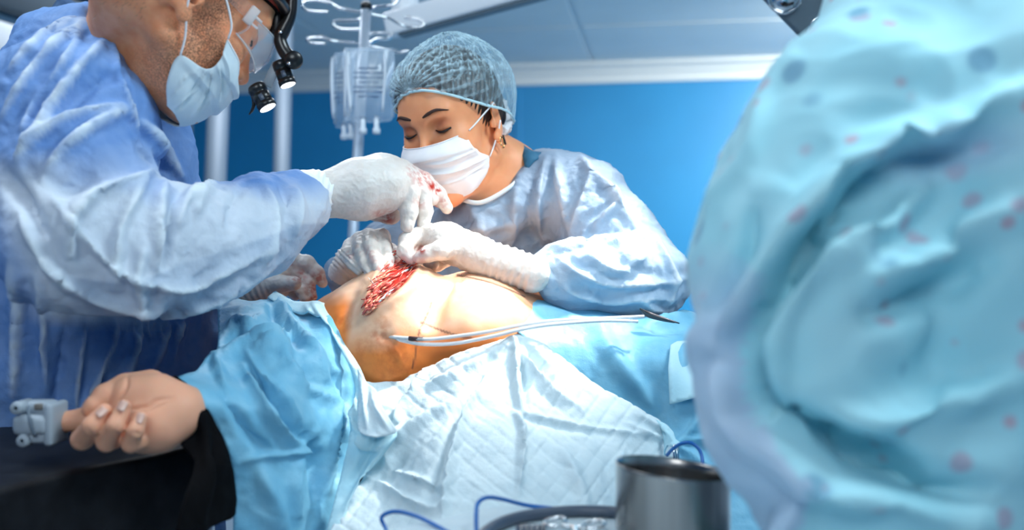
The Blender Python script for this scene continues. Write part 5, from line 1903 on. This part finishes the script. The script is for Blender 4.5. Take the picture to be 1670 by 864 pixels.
ox = empty('pulse_oximeter', P(66, 688, 1.095), 'grey plastic pulse oximeter clipped on the patient\'s index finger', 'oximeter')
YO = 1.095
cxo = P(66, 690, YO)
def obox(name, u0, v0, u1, v1, y0, y1, bev, m, parent=ox):
    a, b_ = P(u0, v1, YO), P(u1, v0, YO)
    return link(name, boxm((a[0], YO + y0, a[2]), (b_[0], YO + y1, b_[2]), bev, 3), m, parent)
obox('upper_shell', 37, 672, 92, 704, -.026, .018, .006, M['ox'])
obox('lower_shell', 48, 700, 98, 718, -.022, .018, .004, M['ox'])
obox('front_rim', 86, 654, 101, 722, -.024, .018, .004, M['ox'])
obox('top_ridge', 40, 652, 90, 676, -.014, .014, .006, M['ox'])
obox('window', 66, 655, 80, 666, -.0165, -.010, .002, mat('oximeter_window', (.16, .15, .14), .4))
obox('cable_stub', 30, 676, 42, 690, -.010, .006, .003, M['ox'])
for (u, v) in ((46, 660), (56, 712)):
    c = P(u, v, YO)
    V, Fc = lathe([(.0022, -.020), (.0062, -.020), (.0072, -.017), (.0072, .010), (.0022, .010), (.0022, -.020)], c + np.array([0, -.008, 0]), c + np.array([0, .1, 0]), 20)
    link('hinge_ring', mesh_from(V, Fc), M['ox'], ox)
part_tube('spring_wire', [P(46, 662, YO - .026), P(47, 680, YO - .030), P(50, 695, YO - .030), P(56, 710, YO - .026)], .0018, M['column'], ox, 8, 5)

# ---------------------------------------------------------------- instrument table in front
TZ = P(0, 845, 1.0)[2] - .0
it = empty('instrument_table', (.1, .75, 0), 'instrument table under a white cloth at the bottom edge', 'table')
rt = rotz(.32)
oc = np.array([P(640, 864, 1.0)[0], 1.02, 0])
edge_pts = [(-.125, .955), (-.02, 1.055), (.10, 1.06), (.21, 1.03), (.205, .80), (.17, .55), (.15, .35), (-.12, .35), (-.17, .70)]
bm = bmesh.new()
vs = [bm.verts.new((x, y, TZ)) for x, y in edge_pts]
f_ = bm.faces.new(vs)
if f_.normal.z < 0: f_.normal_flip()
r_ = bmesh.ops.extrude_face_region(bm, geom=[f_])
for e in r_['geom']:
    if isinstance(e, bmesh.types.BMVert): e.co.z -= .10
bmesh.ops.recalc_face_normals(bm, faces=bm.faces[:])
bmesh.ops.bevel(bm, geom=bm.edges[:], offset=.006, segments=3, affect='EDGES', profile=.5)
me = bpy.data.meshes.new('cloth_top'); bm.to_mesh(me); bm.free()
link('cloth_cover', me, M['pad'], it)
link('post', boxm((.02, .66, .05), (.08, .72, TZ - .1), .008, 2), M['steel'], it)
link('foot', boxm((-.15, .45, 0), (.18, .95, .05), .015, 2), M['steel'], it)

# steel cup
YC = .92
cupc = P(1097, 764, YC)
R_ = Mp(92.5, YC)
cup_dir = norm(np.array([-.075, 0.0, 1.0]))
H_ = cupc[2] - TZ
bot = cupc - cup_dir * (H_ / cup_dir[2])
Lc = np.linalg.norm(cupc - bot)
# tilt only the rim plane: build upright and slant the top
prof = [(0, 0), (R_ * .94, 0), (R_ * .985, .004), (R_, .012), (R_, Lc - .002), (R_ * 1.012, Lc), (R_ * 1.0, Lc + .001), (R_ * .972, Lc - .001), (R_ * .965, Lc - .01), (R_ * .965, .01), (R_ * .9, .004), (0, .004)]
V, Fc = lathe(prof, np.array([cupc[0], cupc[1], TZ]), np.array([cupc[0], cupc[1], TZ + 1]), 72)
V = np.array(V)
tp = np.clip((V[:, 2] - TZ) / Lc, 0, 1)
V[:, 2] += -.11 * (V[:, 0] - cupc[0]) * tp
cp = link('steel_cup', mesh_from(V, Fc), M['steel'])
tag(cp, 'brushed steel cup standing on the instrument table', 'cup')

# grey hose curving along the table
hp = [(770, 890, .925), (800, 862, .945), (830, 848, .965), (870, 839, .985), (920, 834, .998), (960, 833, 1.0), (1010, 836, .995), (1080, 850, .97)]
def on_table(u, v, r, z0=TZ):
    t_ = (z0 + r - ZC) / (-(v - 432.0) / F)
    return np.array([(u - 835.0) / F * t_, t_, z0 + r])
pth = [on_table(u, v + 0, .0062) for u, v, y in hp]
o = part_tube('rubber_hose', pth, .0058, M['hose'], None, 14, 6)
tag(o, 'thick grey rubber hose curving on the table left of the cup', 'hose')
# scissors ring handles
for (c1, c2, lab, jy) in (((905, 851), (968, 856), 'steel scissors with two ring handles lying inside the curve of the hose', 0),):
    sc_ = empty('scissors', on_table(930, 860, .004), lab, 'scissors')
    for (u, v), tgt in ((c1, (936, 862)), (c2, (938, 862))):
        cc = on_table(u, v, .006)
        ring = [cc + np.array([.0105 * math.cos(a), .0135 * math.sin(a), .002 * math.cos(a)]) for a in np.linspace(0, 2 * math.pi, 20)]
        part_tube('ring_handle', ring, .0022, M['chrome'], sc_, 8)
        e = on_table(*tgt, .006)
        d_ = norm(e - cc)
        part_tube('shank', [cc + d_ * .012, (cc + e) / 2 + np.array([0, -.004, 0]), e, e + np.array([.004, -.06, 0])], [.0022, .0026, .003, .002], M['chrome'], sc_, 8, 5)
    V, Fc = lathe([(0, .004), (.0028, .003), (.003, 0)], on_table(937, 864, .004) - np.array([0, .02, 0]), on_table(937, 864, .1) - np.array([0, .02, 0]), 12)
    link('pivot_screw', mesh_from(V, Fc), M['chrome'], sc_)
# small dark block (instrument handle)
hb = empty('ribbed_instrument', on_table(868, 862, .0), 'short dark ribbed instrument handle beside the scissors', 'instrument')
c = on_table(866, 864, .006)
part_tube('grip', [c + np.array([-.014, 0, 0]), c + np.array([.014, .001, 0])], .005, M['hose'], hb, 12)
for k_ in range(5):
    p_ = c + np.array([-.010 + .005 * k_, 0, 0])
    part_tube('rib', [p_, p_ + np.array([.0018, 0, 0])], .0057, M['steel'], hb, 12)

# blue cables on the table
o = part_tube('electric_cable', [on_table(640, 900, .003), P(630, 864, .985), P(622, 846, 1.0), P(630, 837, 1.0), P(650, 834, .995), P(680, 842, .98), P(715, 859, .96), P(760, 885, .93)], .0021, M['cable'], None, 10, 6)
tag(o, 'blue cable loop at the left end of the instrument table', 'cable', 'blue cables')
o = part_tube('electric_cable', [P(778, 890, .925), P(777, 864, .94), P(777, 832, .955), P(781, 818, .965), P(796, 811, .98), P(820, 814, 1.0), P(860, 824, 1.03), P(905, 829, 1.04), P(950, 836, 1.05), on_table(990, 834, .003)], .0021, M['cable'], None, 10, 6)
tag(o, 'blue cable arching up from the table to behind the grey hose', 'cable', 'blue cables')

# ---------------------------------------------------------------- person in the right foreground, seen from behind
nurse = empty('person', (.42, .86, 0), 'blurred person in flowered turquoise gown at the right edge, back to the camera', 'person')
g = SDF((.10, .50, .92), (.70, 1.25, 1.66), .0046)
YN = .84
g.chain([(1640, 60, .92, 300), (1620, 300, .90, 330), (1600, 560, .90, 330), (1600, 1000, .90, 340)], .05)       # back
g.chain([(1450, 115, .86, 118), (1408, 190, .84, 138), (1335, 325, .82, 144), (1302, 420, .80, 146)], .05)       # shoulder, sleeve top
g.chain([(1330, 400, .79, 150), (1310, 520, .77, 140), (1288, 640, .77, 120), (1310, 690, .77, 120), (1420, 760, .78, 130)], .04)   # elbow
g.chain([(1236, 335, .86, 58), (1252, 420, .86, 52), (1248, 520, .84, 74)], .04)
g.chain([(1244, 600, .84, 86), (1270, 670, .83, 80)], .04)
g.chain([(1460, 800, .80, 190), (1480, 1000, .8, 200)], .05)
nf = [
    ([(1290, 90), (1250, 160), (1215, 260), (1150, 330)], 14, .006),
    ([(1670, 150), (1560, 200), (1460, 220), (1400, 260), (1310, 360), (1240, 460), (1180, 560)], 22, .030),
    ([(1640, 230), (1540, 250), (1470, 260), (1420, 300)], 20, -.012),
    ([(1430, 270), (1345, 370), (1275, 460), (1232, 560), (1228, 650)], 24, -.042),
    ([(1500, 310), (1410, 400), (1330, 455), (1275, 510), (1262, 580), (1272, 650)], 20, .024),
    ([(1670, 330), (1560, 390), (1470, 440), (1380, 470)], 26, .020),
    ([(1600, 430), (1500, 480), (1400, 520)], 26, -.016),
    ([(1340, 690), (1440, 690), (1560, 660), (1670, 610)], 26, .018),
    ([(1230, 650), (1320, 700), (1420, 745), (1520, 790), (1620, 810)], 26, -.042),
    ([(1240, 700), (1300, 760), (1400, 800), (1520, 830)], 26, .022),
    ([(1180, 590), (1200, 680), (1240, 740)], 22, .016),
    ([(1230, 330), (1220, 400), (1190, 470), (1150, 520)], 16, -.014),
    ([(1160, 470), (1150, 540), (1140, 620)], 14, .010),
    ([(1300, 800), (1290, 860), (1300, 930)], 22, .018),
]
MT = M['gown3']
nt = MT.node_tree
# printed flowers: sparse blurred spots of pink, red and navy
tc = nt.nodes.new('ShaderNodeTexCoord')
for sc__, col_, thr, off in ((21., (.50, .52, .64), .15, 0.), (17., (.24, .50, .66), .16, 5.), (24., (.56, .46, .56), .11, 9.)):
    mp = nt.nodes.new('ShaderNodeMapping'); mp.inputs['Location'].default_value = (off, off * .7, off * .3)
    nt.links.new(tc.outputs['Object'], mp.inputs['Vector'])
    vo = nt.nodes.new('ShaderNodeTexVoronoi'); vo.inputs['Scale'].default_value = sc__; vo.inputs['Randomness'].default_value = 1.0
    nt.links.new(mp.outputs[0], vo.inputs['Vector'])
    mr = nt.nodes.new('ShaderNodeMapRange'); mr.inputs['From Min'].default_value = thr + .06; mr.inputs['From Max'].default_value = thr - .02
    nt.links.new(vo.outputs['Distance'], mr.inputs['Value'])
    mx = nt.nodes.new('ShaderNodeMix'); mx.data_type = 'RGBA'
    bc = nt.nodes['Principled BSDF'].inputs['Base Color']
    nt.links.new(bc.links[0].from_socket, mx.inputs[6]); mx.inputs[7].default_value = (*col_, 1)
    nt.links.new(mr.outputs[0], mx.inputs[0]); nt.links.new(mx.outputs[2], bc)
attr_mix(MT, 'lining', (.52, .66, .84), None, amount=.9)  # lilac lining colour, also used for a painted highlight
def lining_highlight(V, D):
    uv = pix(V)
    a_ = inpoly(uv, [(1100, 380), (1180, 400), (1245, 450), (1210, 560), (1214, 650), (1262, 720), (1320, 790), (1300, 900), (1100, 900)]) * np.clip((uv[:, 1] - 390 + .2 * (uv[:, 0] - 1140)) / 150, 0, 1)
    b_ = np.clip(1.4 - np.hypot((uv[:, 0] - 1560) / 130, (uv[:, 1] - 245 + .15 * (uv[:, 0] - 1560)) / 42), 0, 1) * .7  # highlight painted into the cloth as a soft pale patch
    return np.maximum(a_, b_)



gown_finish('gown', g, nf, MT, nurse, [(.006, 5., None, 3.), (.0035, 13., None, 6.)], {'lining': lining_highlight}, 3, fc=(.016, 5., 2))
g = SDF((.30, .70, 1.55), (.75, 1.15, 2.0), .008)
g.ell((.55, .95, 1.80), (.085, .10, .115), None, 0)
g.cone((.55, .92, 1.72), (.56, .90, 1.58), .055, .065, .03)
V, Q = g.mesh(1)
link('body', mesh_from(V, Q), M['skin_w'], nurse)
g = SDF((.30, .70, 1.65), (.75, 1.15, 2.05), .008)
g.ell((.55, .94, 1.83), (.10, .115, .11), None, 0)
V, Q = g.mesh(1)
link('hair_cap', mesh_from(crumple(V, vnormals(V, Q), .004, 30), Q), M['drape_p'], nurse)

# ---------------------------------------------------------------- lower bodies: skirts of the gowns, trousers and shoes down to the floor
def lower_body(parent, cx, cy, rx, ry, ztop, m_gown, facing):
    nz, nph = 26, 72
    V = []
    for j in range(nz + 1):
        t = j / nz
        z = ztop + .03 - t * (ztop - .38)
        for i in range(nph):
            ph = 2 * math.pi * i / nph
            w_ = 1 + .05 * t * math.sin(9 * ph + 2 * t) + .03 * t * math.sin(17 * ph)
            V.append((cx + rx * (.96 + .10 * t) * w_ * math.cos(ph), cy + ry * (.96 + .10 * t) * w_ * math.sin(ph), z))
    Q = [(j * nph + i, j * nph + (i + 1) % nph, (j + 1) * nph + (i + 1) % nph, (j + 1) * nph + i) for j in range(nz) for i in range(nph)]
    o = link('gown_skirt', mesh_from(V, np.array(Q)[:, ::-1]), m_gown, parent)
    o.modifiers.new('thickness', 'SOLIDIFY').thickness = .0015
    fx, fy = math.cos(facing), math.sin(facing)
    for s in (-1, 1):
        lx, ly = cx - fy * s * .10, cy + fx * s * .10
        part_tube('trouser_leg', [(lx, ly, .85), (lx, ly, .5), (lx, ly, .07)], [.085, .075, .065], M['teal'], parent, 18, 4)
        g = SDF((lx - .2, ly - .2, -.01), (lx + .2, ly + .2, .14), .006)
        g.cone((lx - fx * .05, ly - fy * .05, .045), (lx + fx * .13, ly + fy * .13, .035), .045, .036, .01)
        g.plane((0, 0, .002), (0, 0, -1))
        V, Q = g.mesh(1)
        link('shoe', mesh_from(V, Q), M['white_pl'], parent)


lower_body(man, -.62, 1.46, .20, .17, .94, M['gown'], 0.4)
lower_body(woman, -.03, 2.02, .19, .15, 1.10, M['gown2'], -1.6)
lower_body(nurse, .46, .92, .17, .16, .93, M['gown3'], 1.5)
